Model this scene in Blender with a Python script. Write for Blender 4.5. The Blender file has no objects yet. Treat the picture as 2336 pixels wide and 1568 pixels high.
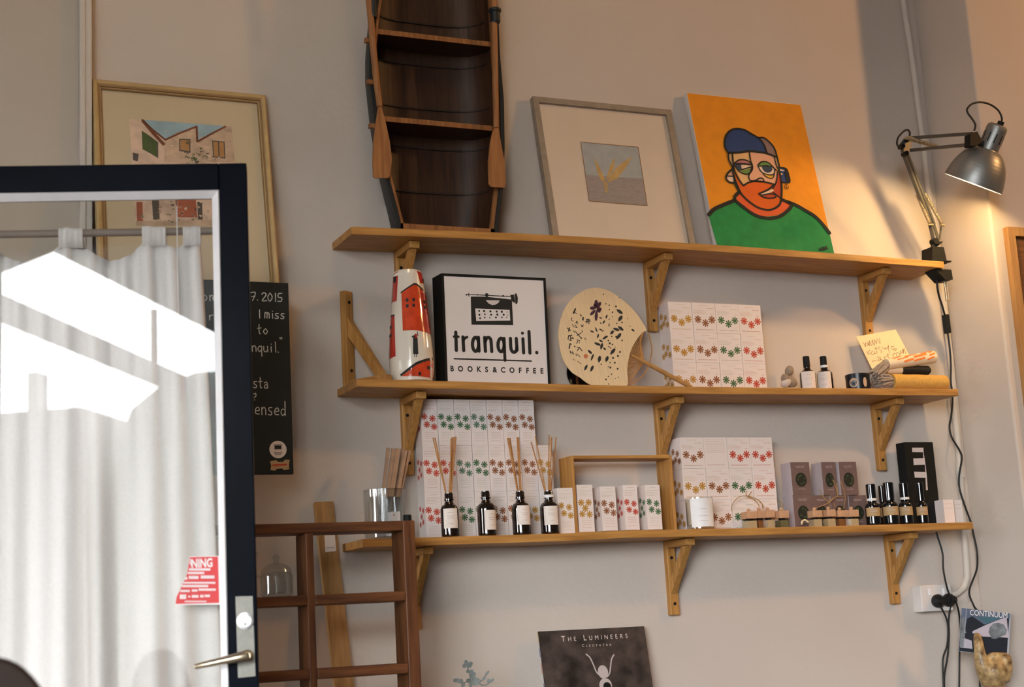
import bpy, bmesh, math, random
import numpy as np
from mathutils import Vector, Matrix
R_ = math.radians
random.seed(7)
S = bpy.context.scene
COL = S.collection
# ------------------------------------------------------------------ camera
YAW, PIT, ROL, FPX = 0.42490, 0.18617, -0.05579, 3476.2
CAM = np.array([0.0, -3.6, 1.09])
_f = np.array([math.sin(YAW)*math.cos(PIT), math.cos(YAW)*math.cos(PIT), math.sin(PIT)])
_r = np.array([math.cos(YAW), -math.sin(YAW), 0.0])
_u = np.cross(_r, _f)
_r2 = math.cos(ROL)*_r + math.sin(ROL)*_u
_u2 = -math.sin(ROL)*_r + math.cos(ROL)*_u
cd = bpy.data.cameras.new('camera')
cd.sensor_width = 36.0
cd.lens = FPX*36.0/2336.0
cd.clip_start = 0.05
cd.dof.use_dof = True
cd.dof.focus_distance = 4.0
cd.dof.aperture_fstop = 5.0
cam = bpy.data.objects.new('camera', cd)
COL.objects.link(cam)
M3 = Matrix((tuple(_r2), tuple(_u2), tuple(-_f))).transposed()
cam.matrix_world = Matrix.Translation(Vector(CAM)) @ M3.to_4x4()
S.camera = cam
S.view_settings.view_transform = 'Standard'
S.view_settings.look = 'None'
S.view_settings.gamma = 1.0
S.view_settings.exposure = 0.0
S.view_settings.use_curve_mapping = False
S.cycles.transparent_max_bounces = 64
S.cycles.caustics_reflective = False; S.cycles.caustics_refractive = False
# ------------------------------------------------------------------ sky
SKY = 53.0
W = bpy.data.worlds.new('sky'); S.world = W
W.use_nodes = True
nt = W.node_tree; nt.nodes.clear()
tc = nt.nodes.new('ShaderNodeTexCoord'); sp = nt.nodes.new('ShaderNodeSeparateXYZ')
rp = nt.nodes.new('ShaderNodeValToRGB'); bg = nt.nodes.new('ShaderNodeBackground'); ou = nt.nodes.new('ShaderNodeOutputWorld')
nt.links.new(tc.outputs['Generated'], sp.inputs[0]); nt.links.new(sp.outputs['Z'], rp.inputs[0])
nt.links.new(rp.outputs[0], bg.inputs[0]); nt.links.new(bg.outputs[0], ou.inputs[0])
rp.color_ramp.elements[0].position = 0.0; rp.color_ramp.elements[0].color = (.02, .02, .02, 1)
rp.color_ramp.elements[1].position = 0.02; rp.color_ramp.elements[1].color = (.56, .58, .60, 1)
e_ = rp.color_ramp.elements.new(.45); e_.color = (1.1, 1.13, 1.17, 1)
e_ = rp.color_ramp.elements.new(1.0); e_.color = (1.6, 1.65, 1.7, 1)
bg.inputs[1].default_value = SKY
# shop window opening in the front wall behind the camera (x0,x1,z0,z1) and its light portal
WIN = (-5.9, -1.1, 0.35, 3.52); YF = -6.5; XT, ZLOW = -2.76, 2.45      # tall part right of XT; head left of it lowered to dim upper wall
ld = bpy.data.lights.new('window_portal', 'AREA'); ld.shape = 'RECTANGLE'
ld.size = WIN[1]-WIN[0]; ld.size_y = WIN[3]-WIN[2]
ld.cycles.is_portal = True
lo = bpy.data.objects.new('window_portal', ld); COL.objects.link(lo)
lo.location = ((WIN[0]+WIN[1])/2, YF+.02, (WIN[2]+WIN[3])/2)
lo.rotation_euler = (R_(-90), 0, R_(180))
d_ = Vector((0, 1, 0)); lo.rotation_euler = d_.to_track_quat('-Z', 'Z').to_euler()
DOORWAY = (-2.0, -.6, .1, 2.4)  # unseen opening placed so the white door bead mirrors daylight
ld2 = bpy.data.lights.new('doorway_portal', 'AREA'); ld2.shape = 'RECTANGLE'; ld2.size = DOORWAY[1]-DOORWAY[0]; ld2.size_y = DOORWAY[3]-DOORWAY[2]
ld2.cycles.is_portal = True
lo2 = bpy.data.objects.new('doorway_portal', ld2); COL.objects.link(lo2)
lo2.location = (-5.98, (DOORWAY[0]+DOORWAY[1])/2, (DOORWAY[2]+DOORWAY[3])/2); lo2.rotation_euler = Vector((1, 0, 0)).to_track_quat('-Z', 'Z').to_euler()
# warm ceiling lamp of the shop, to the right of the pier
def area(name, loc, to, size, power, col, spread=180):
    l = bpy.data.lights.new(name, 'AREA'); l.shape = 'DISK'; l.size = size; l.energy = power; l.color = col
    l.spread = R_(spread)
    o = bpy.data.objects.new(name, l); COL.objects.link(o); o.location = loc
    o.rotation_euler = (Vector(to)-Vector(loc)).to_track_quat('-Z', 'Y').to_euler()
    return o
area('room_lamp', (5.2, -2.35, 3.5), (2.6, 0, 1.9), .22, 54, (1.0, .51, .19))
area('upper_wall_fill', (1.05, -1.5, 3.85), (.9, 0, 2.2), .5, 5.8, (1.0, .72, .42))  # soft overhead fill added to warm the upper left wall
# ------------------------------------------------------------------ helpers
def ray(px, py):
    return _r2*((px-1168)/FPX) - _u2*((py-784)/FPX) + _f
def at(px, py, y=0.0):
    d = ray(px, py); return CAM + d*((y-CAM[1])/d[1])
def atx(px, py, x):
    d = ray(px, py); return CAM + d*((x-CAM[0])/d[0])
V = lambda p: np.array(p, float)
X_, Y_, Z_ = V((1, 0, 0)), V((0, 1, 0)), V((0, 0, 1))
def nrm(v): return v/np.linalg.norm(v)
def crop(ox, oy, s): return lambda *q: [(ox+a/s, oy+b/s) for a, b in q]
class Pl:
    """a plane in the room with in-plane axes e1 (right), e2 (down) and normal n (to the room)"""
    def __init__(s, o, e1, e2):
        s.o, s.e1, s.e2 = V(o), nrm(V(e1)), nrm(V(e2)); s.n = nrm(np.cross(s.e2, s.e1))
        if s.n @ (CAM-s.o) < 0: s.n = -s.n
    def pt(s, a, b, c=0.0): return s.o + s.e1*a + s.e2*b + s.n*c
    def tr(s, px, py, c=0.0):
        d = ray(px, py); o = s.o+s.n*c
        return CAM + d*(((o-CAM) @ s.n)/(d @ s.n))
    def uv(s, px, py):
        q = s.tr(px, py)-s.o; return q @ s.e1, q @ s.e2
def lean(TL, TR, BR, dt):
    """plane of a panel leaning on the back wall: top edge dt from the wall, foot where the right edge stays straight"""
    xt = at(*TR, -dt)[0]; lo_, hi = 0.0, .6
    for _ in range(50):
        m = (lo_+hi)/2
        if at(*BR, -m)[0] > xt: lo_ = m
        else: hi = m
    o = at(*TL, -dt); b = at(*BR, -m)
    return Pl(o, X_, (0, -(m-dt), b[2]-at(*TR, -dt)[2]))
# ------------------------------------------------------------------ materials
MATS = {}
def lin(c):
    if isinstance(c, str):
        c = [int(c[i:i+2], 16)/255 for i in (0, 2, 4)]
        c = [x/12.92 if x <= .04045 else ((x+.055)/1.055)**2.4 for x in c]
    return tuple(c)
def mat(name, c, rough=.55, metal=0.0, var=.06, scale=14, bump=0.0, bscale=160, spec=.4, emit=None, coat=0, stretch=None, c2=None, trans=0):
    m = bpy.data.materials.new(name); m.use_nodes = True; MATS[name] = m
    t = m.node_tree; b = t.nodes['Principled BSDF']; c = lin(c)
    b.inputs['Roughness'].default_value = rough; b.inputs['Metallic'].default_value = metal
    b.inputs['Specular IOR Level'].default_value = spec
    if coat: b.inputs['Coat Weight'].default_value = coat
    co = t.nodes.new('ShaderNodeTexCoord'); mp = t.nodes.new('ShaderNodeMapping')
    t.links.new(co.outputs['Object'], mp.inputs[0])
    if stretch: mp.inputs['Scale'].default_value = stretch
    nz = t.nodes.new('ShaderNodeTexNoise'); nz.inputs['Scale'].default_value = scale; nz.inputs['Detail'].default_value = 5
    t.links.new(mp.outputs[0], nz.inputs[0])
    r = t.nodes.new('ShaderNodeValToRGB')
    if c2 is None: lo_, hi = [x*(1-var) for x in c], [min(1, x*(1+var)) for x in c]
    else: lo_, hi = c, lin(c2)
    r.color_ramp.elements[0].position = .3; r.color_ramp.elements[1].position = .7
    r.color_ramp.elements[0].color = (*lo_, 1); r.color_ramp.elements[1].color = (*hi, 1)
    t.links.new(nz.outputs['Fac'], r.inputs[0]); t.links.new(r.outputs[0], b.inputs['Base Color'])
    if bump:
        n2 = t.nodes.new('ShaderNodeTexNoise'); n2.inputs['Scale'].default_value = bscale; n2.inputs['Detail'].default_value = 4
        t.links.new(mp.outputs[0], n2.inputs[0])
        bp = t.nodes.new('ShaderNodeBump'); bp.inputs['Strength'].default_value = bump; bp.inputs['Distance'].default_value = .004
        t.links.new(n2.outputs['Fac'], bp.inputs['Height']); t.links.new(bp.outputs[0], b.inputs['Normal'])
    if emit: b.inputs['Emission Color'].default_value = (*lin(emit[0]), 1); b.inputs['Emission Strength'].default_value = emit[1]
    if trans: b.inputs['Transmission Weight'].default_value = trans
    return m
def wood(name, c, c2, axis='x', rough=.5, sc=9, k=16, bump=.12, spec=.35):
    st = {'x': (1, k, k), 'y': (k, 1, k), 'z': (k, k, 1)}[axis]
    return mat(name, c, rough, scale=sc, c2=c2, stretch=st, bump=bump, bscale=12, spec=spec)
def glass(name, tint=(1, 1, 1), mul=1.0, ior=1.5, rough=0.0):
    m = bpy.data.materials.new(name); m.use_nodes = True; MATS[name] = m
    t = m.node_tree; t.nodes.clear()
    o = t.nodes.new('ShaderNodeOutputMaterial'); mx = t.nodes.new('ShaderNodeMixShader')
    tr = t.nodes.new('ShaderNodeBsdfTransparent'); gl = t.nodes.new('ShaderNodeBsdfGlossy'); fr = t.nodes.new('ShaderNodeLayerWeight')
    ml = t.nodes.new('ShaderNodeMath'); ml.operation = 'MULTIPLY_ADD'; ml.inputs[1].default_value = .7*mul; ml.inputs[2].default_value = .045*mul; ml.use_clamp = True
    pw_ = t.nodes.new('ShaderNodeMath'); pw_.operation = 'POWER'; pw_.inputs[1].default_value = 5; fr.inputs[0].default_value = .5
    t.links.new(fr.outputs['Facing'], pw_.inputs[0]); tr.inputs[0].default_value = (*tint, 1); gl.inputs['Roughness'].default_value = rough
    t.links.new(pw_.outputs[0], ml.inputs[0]); t.links.new(ml.outputs[0], mx.inputs[0])
    t.links.new(tr.outputs[0], mx.inputs[1]); t.links.new(gl.outputs[0], mx.inputs[2]); t.links.new(mx.outputs[0], o.inputs[0])
    return m
# ------------------------------------------------------------------ mesh builder
class MB:
    def __init__(s): s.v, s.f, s.m, s.ms, s.sm = [], [], [], [], []
    def mi(s, m):
        if m not in s.ms: s.ms.append(m)
        return s.ms.index(m)
    def add(s, vs, fs, m, smooth=False):
        k = len(s.v); i = s.mi(m); s.v += [tuple(map(float, p)) for p in vs]
        for f in fs: s.f.append([k+j for j in f]); s.m.append(i); s.sm.append(smooth)
        return s
    def poly(s, ps, m): return s.add(ps, [list(range(len(ps)))], m)
    def prism(s, ps, ext, m, m2=None):
        """closed outline ps pushed along ext (outline side m, far side and rim m2)"""
        n = len(ps); e = V(ext); qs = [V(p)+e for p in ps]
        s.add(ps, [list(range(n))], m)
        s.add(list(ps)+qs, [list(range(2*n-1, n-1, -1))]+[[i, n+i, n+(i+1) % n, (i+1) % n] for i in range(n)], m2 or m)
        return s
    def box(s, o, a, b, c, m):
        o, a, b, c = V(o), V(a), V(b), V(c)
        return s.add([o, o+a, o+a+b, o+b, o+c, o+a+c, o+a+b+c, o+b+c],
                     [[0, 3, 2, 1], [4, 5, 6, 7], [0, 1, 5, 4], [1, 2, 6, 5], [2, 3, 7, 6], [3, 0, 4, 7]], m)
    def bx(s, lo_, hi, m):
        lo_, hi = V(lo_), V(hi); d = hi-lo_
        return s.box(lo_, d*X_, d*Y_, d*Z_, m)
    def bar(s, p, q, w, h, m, up=(0, 0, 1)):
        p, q = V(p), V(q); d = nrm(q-p); a = nrm(np.cross(d, V(up))); b = np.cross(a, d)
        return s.box(p-a*w/2-b*h/2, q-p, a*w, b*h, m)
    def tube(s, path, r, m, n=10, cap=True, smooth=True):
        P = [V(p) for p in path]; rr = r if hasattr(r, '__len__') else [r]*len(P)
        t0 = nrm(P[1]-P[0]); a = np.cross(t0, Z_ if abs(t0[2]) < .9 else X_); a = nrm(a); vs = []
        for i, p in enumerate(P):
            t = nrm(P[min(i+1, len(P)-1)]-P[max(i-1, 0)]); a = nrm(a-t*(a @ t)); b = np.cross(t, a)
            vs += [p+rr[i]*(math.cos(2*math.pi*k/n)*a+math.sin(2*math.pi*k/n)*b) for k in range(n)]
        fs = [[i*n+k, i*n+(k+1) % n, (i+1)*n+(k+1) % n, (i+1)*n+k] for i in range(len(P)-1) for k in range(n)]
        s.add(vs, fs, m, smooth)
        if cap: s.add(vs[:n], [list(range(n-1, -1, -1))], m); s.add(vs[-n:], [list(range(n))], m)
        return s
    def lathe(s, prof, o, m, axis=(0, 0, 1), n=28, smooth=True, cap=True, a0=0, a1=2*math.pi, ref=None, mm=None):
        """prof: (radius, height) list about axis through o"""
        o, ax = V(o), nrm(V(axis)); a = V(ref) if ref is not None else (X_ if abs(ax[0]) < .9 else Y_)
        a = nrm(a-ax*(a @ ax)); b = np.cross(ax, a); full = abs(a1-a0-2*math.pi) < 1e-6
        k = n if full else n+1; vs = []
        for r, h in prof:
            vs += [o+ax*h+r*(math.cos(a0+(a1-a0)*i/n)*a+math.sin(a0+(a1-a0)*i/n)*b) for i in range(k)]
        for j in range(len(prof)-1):
            fs = [[j*k+i, j*k+(i+1) % k, (j+1)*k+(i+1) % k, (j+1)*k+i] for i in range(n)]
            lo_ = min(f for q in fs for f in q); 
            s.add(vs[j*k:(j+2)*k], [[x-j*k for x in q] for q in fs], (mm[j] if mm else m), smooth)
        if full and cap:
            if prof[0][0] > 1e-5: s.add(vs[:k], [list(range(k-1, -1, -1))], mm[0] if mm else m)
            if prof[-1][0] > 1e-5: s.add(vs[-k:], [list(range(k))], mm[-1] if mm else m)
        return s
    def stroke(s, ps, w, m, n, cap=6):
        """flat pen line of width w along 3D points ps lying in the plane with normal n; its own thin layer"""
        ps = [V(p) for p in ps]; n = V(n); L = []; Rr = []
        for i, p in enumerate(ps):
            t = ps[min(i+1, len(ps)-1)]-ps[max(i-1, 0)]
            sd = nrm(np.cross(n, t)); L.append(p+sd*w/2); Rr.append(p-sd*w/2)
        for i in range(len(ps)-1): s.poly([L[i], L[i+1], Rr[i+1], Rr[i]], m)
        if cap:
            for p, t in ((ps[0], ps[0]-ps[1]), (ps[-1], ps[-1]-ps[-2])):
                t = nrm(t); sd = np.cross(n, t)
                s.poly([p+w/2*(math.sin(a)*t+math.cos(a)*sd) for a in [math.pi*i/cap for i in range(cap+1)]], m)
        return s
    def disc(s, c, r, m, e1, e2, k=16, r2=None):
        return s.poly([V(c)+V(e1)*r*math.cos(2*math.pi*i/k)+V(e2)*(r2 or r)*math.sin(2*math.pi*i/k) for i in range(k)], m)
    def ring(s, pl, rc, prof, m):
        """picture-frame moulding: rc=(a0,b0,a1,b1) outer rectangle on plane pl, prof=(inset, height) closed loop"""
        a0, b0, a1, b1 = rc; L = []
        for i, h in prof: L.append([pl.pt(a0+i, b0+i, h), pl.pt(a1-i, b0+i, h), pl.pt(a1-i, b1-i, h), pl.pt(a0+i, b1-i, h)])
        for j in range(len(L)):
            A, B = L[j], L[(j+1) % len(L)]
            for k in range(4): s.poly([A[k], A[(k+1) % 4], B[(k+1) % 4], B[k]], m)
        return s
    def mesh(s, name, org=(0, 0, 0)):
        me = bpy.data.meshes.new(name); o = V(org)
        me.from_pydata([tuple(V(p)-o) for p in s.v], [], s.f)
        for m in s.ms: me.materials.append(MATS[m])
        me.polygons.foreach_set('material_index', s.m); me.polygons.foreach_set('use_smooth', s.sm)
        me.update(); return me
ORG = {}
def tag(o, label, cat, group=None, kind=None):
    if label: o['label'] = label
    if cat: o['category'] = cat
    if group: o['group'] = group
    if kind: o['kind'] = kind
    return o
def thing(name, label, cat, loc, group=None):
    o = bpy.data.objects.new(name, None); COL.objects.link(o); o.location = tuple(map(float, loc)); o.empty_display_size = .05
    ORG[o] = V(loc); return tag(o, label, cat, group)
def fix(me, weld):
    bm = bmesh.new(); bm.from_mesh(me)
    if weld: bmesh.ops.remove_doubles(bm, verts=bm.verts, dist=1e-5)
    bmesh.ops.recalc_face_normals(bm, faces=bm.faces); bm.to_mesh(me); bm.free()
def part(mb, name, parent, label=None, bevel=0, weld=False):
    g = ORG[parent]; me = mb.mesh(name, g)
    if weld: fix(me, True)
    o = bpy.data.objects.new(name, me); COL.objects.link(o); o.parent = parent; ORG[o] = g
    if label: o['label'] = label
    if bevel: bev(o, bevel)
    return o
def solo(mb, name, label, cat, loc=None, group=None, kind=None, bevel=0, weld=False):
    if loc is None:
        a = np.array(mb.v); loc = ((a[:, 0].min()+a[:, 0].max())/2, (a[:, 1].min()+a[:, 1].max())/2, a[:, 2].min())
    me = mb.mesh(name, loc)
    if weld: fix(me, True)
    o = bpy.data.objects.new(name, me); COL.objects.link(o); o.location = tuple(map(float, loc)); ORG[o] = V(loc)
    if bevel: bev(o, bevel)
    return tag(o, label, cat, group, kind)
def bev(o, w, seg=2):
    b = o.modifiers.new('bevel', 'BEVEL'); b.width = w; b.segments = seg; b.limit_method = 'ANGLE'; b.angle_limit = R_(50)
def dup(o, loc, label=None):
    c = o.copy(); COL.objects.link(c); c.location = tuple(map(float, loc)); ORG[c] = V(loc)
    if label: c['label'] = label
    for ch in list(o.children):
        d = ch.copy(); COL.objects.link(d); d.parent = c; ORG[d] = V(loc)
        for g in list(ch.children):
            e = g.copy(); COL.objects.link(e); e.parent = d
    return c
def text2d(body, size=1.0, offset=0.0, align='CENTER', sx=1.0):
    cu = bpy.data.curves.new('t', 'FONT'); cu.body = body; cu.size = 1.0; cu.align_x = align; cu.offset = offset; cu.resolution_u = 3
    o = bpy.data.objects.new('t', cu); me = bpy.data.meshes.new_from_object(o)
    vs = [(v.co.x*sx*size, v.co.y*size) for v in me.vertices]; fs = [list(p.vertices) for p in me.polygons]
    bpy.data.objects.remove(o); bpy.data.curves.remove(cu); bpy.data.meshes.remove(me)
    return vs, fs
def text(mb, body, pl, a, b, size, m, c=.0004, offset=0, align='CENTER', sx=1.0, rot=0):
    vs, fs = text2d(body, size, offset, align, sx); cr, sr = math.cos(rot), math.sin(rot)
    mb.add([pl.pt(a+x*cr-y*sr, b-(x*sr+y*cr), c) for x, y in vs], fs, m)
def spline(ps, n=6):
    ps = [V(p) for p in ps]; out = []
    for i in range(len(ps)-1):
        p0, p1, p2, p3 = ps[max(i-1, 0)], ps[i], ps[i+1], ps[min(i+2, len(ps)-1)]
        for k in range(n):
            t = k/n; out.append(.5*((2*p1)+(p2-p0)*t+(2*p0-5*p1+4*p2-p3)*t*t+(3*p1-p0-3*p2+p3)*t**3))
    return out+[ps[-1]]
def cspline(ps, n=4):
    k = len(ps); q = [V(p) for p in ps]; out = []
    for i in range(k):
        p0, p1, p2, p3 = q[i-1], q[i], q[(i+1) % k], q[(i+2) % k]
        for j in range(n):
            t = j/n; out.append(.5*((2*p1)+(p2-p0)*t+(2*p0-5*p1+4*p2-p3)*t*t+(3*p1-p0-3*p2+p3)*t**3))
    return out
# ------------------------------------------------------------------ material list
mat('plaster', (.61, .54, .475), .85, var=.03, scale=3, bump=.25, bscale=60, spec=.2)
mat('plaster_trim', (.60, .55, .49), .6, var=.03, spec=.3)
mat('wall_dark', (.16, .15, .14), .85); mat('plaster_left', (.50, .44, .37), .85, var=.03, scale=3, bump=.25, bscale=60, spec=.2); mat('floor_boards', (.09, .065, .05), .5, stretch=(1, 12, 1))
mat('ceiling_white', (.22, .21, .20), .9)
mat('street_grey', (.45, .43, .42), .9); mat('street_far', (.06, .056, .053), .9); mat('asphalt', (.03, .03, .03), .9); mat('street_dark', (.03, .03, .03), .9); mat('leaf_street', (.35, .36, .33), .9)
wood('oak_x', (.34, .155, .036), (.57, .295, .082), 'x', .5, 7, 14)
wood('oak_y', (.34, .155, .036), (.55, .285, .08), 'y', .5, 7, 14)
wood('oak_z', (.34, .155, .036), (.54, .28, .078), 'z', .5, 8, 14)
wood('brown_x', (.066, .021, .007), (.175, .062, .019), 'x', .5, 7, 14)
wood('brown_z', (.066, .021, .007), (.175, .062, .019), 'z', .5, 7, 14)
wood('plank', (.30, .155, .055), (.46, .25, .09), 'z', .5, 7, 14)
wood('boat_in', (.024, .0105, .005), (.060, .025, .011), 'z', .5, 7, 16)
wood('boat_trim', (.19, .075, .026), (.34, .15, .05), 'z', .5, 8, 14)
wood('boat_oar', (.24, .098, .034), (.40, .18, .062), 'z', .5, 8, 14)
mat('boat_navy', (.008, .012, .014), .5); mat('boat_rib', (.02, .009, .005), .6); mat('boat_shadow', (.03, .014, .008), .7)
mat('screw', (.02, .02, .02), .4, .7)
mat('gold_frame', (.50, .345, .15), .45, var=.1, scale=30); mat('gold_dark', (.26, .15, .06), .5)
mat('mat_board', (.56, .455, .30), .9, var=.02); mat('mat_board2', (.66, .55, .43), .9, var=.02)
mat('grey_wood', (.30, .245, .185), .55, stretch=(1, 1, 1), var=.15, scale=40)
mat('black_board', (.010, .013, .012), .75, var=.2); mat('black', (.007, .008, .008), .6, spec=.2); mat('black_gloss', (.006, .007, .008), .12, spec=.6)
mat('chalk', (.62, .64, .60), .95, var=.25, scale=90)
mat('door_paint', (.0035, .005, .009), .26, var=.2, spec=.02); mat('white_paint', (.86, .85, .86), .25, coat=.8)
glass('pane', (.93, .94, .94), .40); glass('jar_glass', (.93, .95, .95), 1.4); glass('clear_film', (.95, .95, .96), 2.0, rough=.15)
mat('steel', (.20, .195, .17), .5, .6, var=.12, scale=60); mat('chrome', (.46, .46, .47), .32, .8); mat('brass_dull', (.50, .42, .30), .28, .9)
mat('red_sign', (.60, .006, .008), .45); mat('white_ink', (.86, .84, .82), .6)
mat('linen', (.80, .735, .69), .9, var=.03, scale=200, trans=0)
mat('rod_wood', (.28, .22, .18), .6)
mat('sign_white', (.76, .72, .70), .6, var=.015); mat('ink', (.010, .011, .010), .7)
mat('vase_white', (.74, .67, .56), .12, var=.03, coat=.6); mat('vase_red', (.58, .062, .020), .12, var=.18, scale=40, coat=.6); mat('vase_red2', (.42, .03, .02), .12, var=.15, coat=.6)
mat('fan_paper', (.72, .56, .34), .85, var=.06, scale=22, stretch=(9, 1, 1)); mat('bamboo', (.40, .20, .06), .5, var=.2, scale=60)
mat('fan_ink', (.022, .026, .026), .8, var=.3); mat('fan_ink2', (.09, .055, .035), .8); mat('fan_purple', (.055, .022, .045), .8); mat('fan_red', (.55, .17, .08), .8)
mat('carton', (.82, .745, .705), .6, var=.015); mat('carton_edge', (.62, .56, .55), .7)
mat('f_red', (.52, .060, .026), .6); mat('f_green', (.050, .135, .050), .6); mat('f_teal', (.09, .18, .105), .6); mat('f_brown', (.26, .090, .024), .6); mat('f_yellow', (.47, .24, .022), .6)
for k_, c_ in dict(red=(.66, .42, .36), green=(.56, .55, .44), teal=(.56, .56, .47), brown=(.62, .46, .36), yellow=(.68, .54, .36)).items(): mat('t_'+k_, c_, .7)
mat('amber', (.012, .007, .005), .07, var=.1, spec=.6, coat=.5); mat('paper', (.80, .70, .62), .7, var=.02); mat('paper_line', (.55, .46, .40), .7)
mat('reed', (.42, .19, .055), .6, var=.2, scale=70); mat('kraft', (.46, .30, .14), .8, var=.1, scale=80); mat('milk_white', (.84, .82, .80), .5)
mat('wax', (.78, .62, .46), .4, spec=.3); mat('cap_wood', (.56, .335, .19), .6, var=.12, scale=50); mat('twine', (.40, .245, .095), .9, var=.2, scale=120)
mat('oil_pale', (.62, .46, .26), .15, spec=.5); mat('oil_dark', (.30, .12, .04), .15, spec=.5); mat('oil_green', (.20, .17, .08), .15, spec=.5)
mat('mauve_box', (.165, .105, .095), .6, var=.1, scale=40); mat('mauve_side', (.50, .44, .46), .6); mat('oval_dark', (.014, .018, .012), .7); mat('oval_leaf', (.06, .07, .025), .7, var=.6, scale=60)
mat('stone_a', (.30, .23, .17), .8, var=.2, scale=50); mat('stone_b', (.62, .56, .50), .8, var=.1, scale=40)
mat('tin', (.010, .012, .018), .3); mat('tin_print', (.55, .38, .26), .6)
mat('fringe', (.34, .275, .22), .95, var=.25, scale=120); mat('cloth_cream', (.80, .68, .48), .9, var=.04); mat('cloth_orange', (.80, .22, .035), .9)
mat('cloth_black', (.008, .010, .011), .6); mat('cloth_mustard', (.62, .36, .085), .95, var=.1, scale=120); mat('card', (.84, .70, .42), .8, var=.02); mat('brown_ink', (.22, .09, .03), .8)
mat('lamp_grey', (.30, .30, .285), .42, .7, var=.06); mat('arm_grey', (.12, .115, .10), .45, .5); mat('dark_top', (.07, .055, .045), .6); mat('lamp_in', (.80, .78, .74), .5); mat('rubber', (.007, .008, .008), .5)
mat('spring', (.55, .45, .30), .3, .9)
mat('socket_white', (.74, .70, .66), .4); mat('conduit', (.62, .565, .50), .5)
mat('lp_cover', (.008, .007, .007), .5, c2=(.085, .064, .056), scale=22); mat('lp_pale', (.50, .44, .42), .7); mat('lp_line', (.74, .67, .60), .7)
mat('sp_yellow', (.55, .43, .12), .6); mat('sp_blue', (.06, .09, .26), .6); mat('sp_red', (.45, .10, .05), .6)
mat('cd_blue', (.10, .13, .19), .4, var=.2); mat('cd_teal', (.05, .13, .16), .4); mat('cd_dark', (.008, .011, .018), .4); mat('cd_grey', (.16, .18, .19), .5, var=.4, scale=60); mat('cd_lilac', (.48, .43, .48), .5)
mat('cd_case', (.40, .42, .47), .15, spec=.6)
mat('hand_gilt', (.10, .045, .014), .38, c2=(.58, .40, .18), scale=55, bump=.35, bscale=70, spec=.5)
mat('succulent', (.13, .155, .145), .7, c2=(.30, .33, .31), scale=30); mat('pot', (.35, .16, .09), .8)
mat('c_orange', (.80, .295, .014), .75, var=.06, scale=30); mat('c_edge', (.72, .70, .68), .8); mat('c_green', (.012, .235, .060), .75, var=.12, scale=40)
mat('c_blue', (.022, .055, .165), .75, var=.15); mat('c_mauve', (.26, .17, .15), .75); mat('c_beige', (.72, .45, .20), .75); mat('c_pink', (.74, .40, .26), .75)
mat('c_beard', (.72, .125, .012), .75, var=.08); mat('c_beard2', (.50, .060, .018), .75); mat('c_neck', (.72, .115, .030), .75); mat('c_lid', (.52, .20, .20), .75); mat('c_leaf', (.14, .27, .07), .75)
mat('c_white', (.80, .62, .48), .75); mat('c_iris', (.035, .055, .10), .75); mat('c_yellow', (.74, .42, .04), .75); mat('c_ink', (.012, .013, .012), .75)
mat('w_sky', (.30, .42, .47), .9, var=.15, scale=20); mat('w_wall', (.64, .47, .35), .9, var=.22, scale=28); mat('w_wall2', (.54, .39, .27), .9, var=.25, scale=35); mat('w_stone', (.42, .31, .23), .9, var=.2, scale=30); mat('w_roof', (.20, .075, .04), .9, var=.3); mat('w_shut', (.07, .10, .035), .9, var=.3)
mat('w_ochre', (.40, .21, .08), .9, var=.3); mat('w_bush', (.22, .20, .12), .9, var=.5, scale=60); mat('w_dark', (.10, .085, .07), .9); mat('w_red', (.36, .11, .06), .9, var=.3)
mat('g_sky', (.37, .39, .38), .9, var=.08, scale=40); mat('g_sea', (.27, .235, .215), .9, c2=(.36, .30, .27), scale=50, stretch=(1, 8, 8)); mat('g_gold', (.50, .335, .13), .9, var=.15, scale=40)
# ------------------------------------------------------------------ the room
def struct(mb, name, **k): return solo(mb, name, None, None, kind='structure', **k)
XC = 3.088                                     # corner with the pier on the right
YP = -.229                                     # front face of the pier
CZ = 4.0
xs1, xs0 = at(207, 300)[0]-.003, at(185, 300, -.03)[0]
struct(MB().bx((-6, 0, 0), (6.5, .12, CZ), 'plaster'), 'wall_back')
struct(MB().bx((XC, YP, 0), (6.5, 0, CZ), 'plaster'), 'wall_right', bevel=.006)
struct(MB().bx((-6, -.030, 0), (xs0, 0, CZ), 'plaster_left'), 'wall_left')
t = MB().bx((xs0, -.046, 0), (xs1, 0, CZ), 'plaster_trim'); t.bx((xs0-.006, -.052, 0), (xs0+.008, -.03, CZ), 'plaster_trim')
struct(t, 'trim_1', bevel=.003)
struct(MB().bx((-6.2, YF-.3, -.12), (6.7, .12, 0), 'floor_boards'), 'floor')
struct(MB().bx((-6.2, YF-.3, CZ), (6.7, .12, CZ+.1), 'ceiling_white'), 'ceiling')
f = MB()
f.bx((-6.2, YF-.2, 0), (WIN[0], YF, CZ), 'wall_dark'); f.bx((WIN[1], YF-.2, 0), (6.7, YF, CZ), 'wall_dark')
f.bx((WIN[0], YF-.2, 0), (WIN[1], YF, WIN[2]), 'wall_dark'); f.bx((WIN[0], YF-.2, WIN[3]), (WIN[1], YF, CZ), 'wall_dark'); f.bx((WIN[0], YF-.2, ZLOW), (XT, YF, WIN[3]), 'wall_dark')
struct(f, 'wall_front')
f = MB(); D_ = DOORWAY
f.bx((-6.2, YF, 0), (-6, D_[0], CZ), 'wall_dark'); f.bx((-6.2, D_[1], 0), (-6, .12, CZ), 'wall_dark'); f.bx((-6.2, D_[0], D_[3]), (-6, D_[1], CZ), 'wall_dark'); f.bx((-6.2, D_[0], 0), (-6, D_[1], D_[2]), 'wall_dark')
struct(f, 'wall_west')
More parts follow.
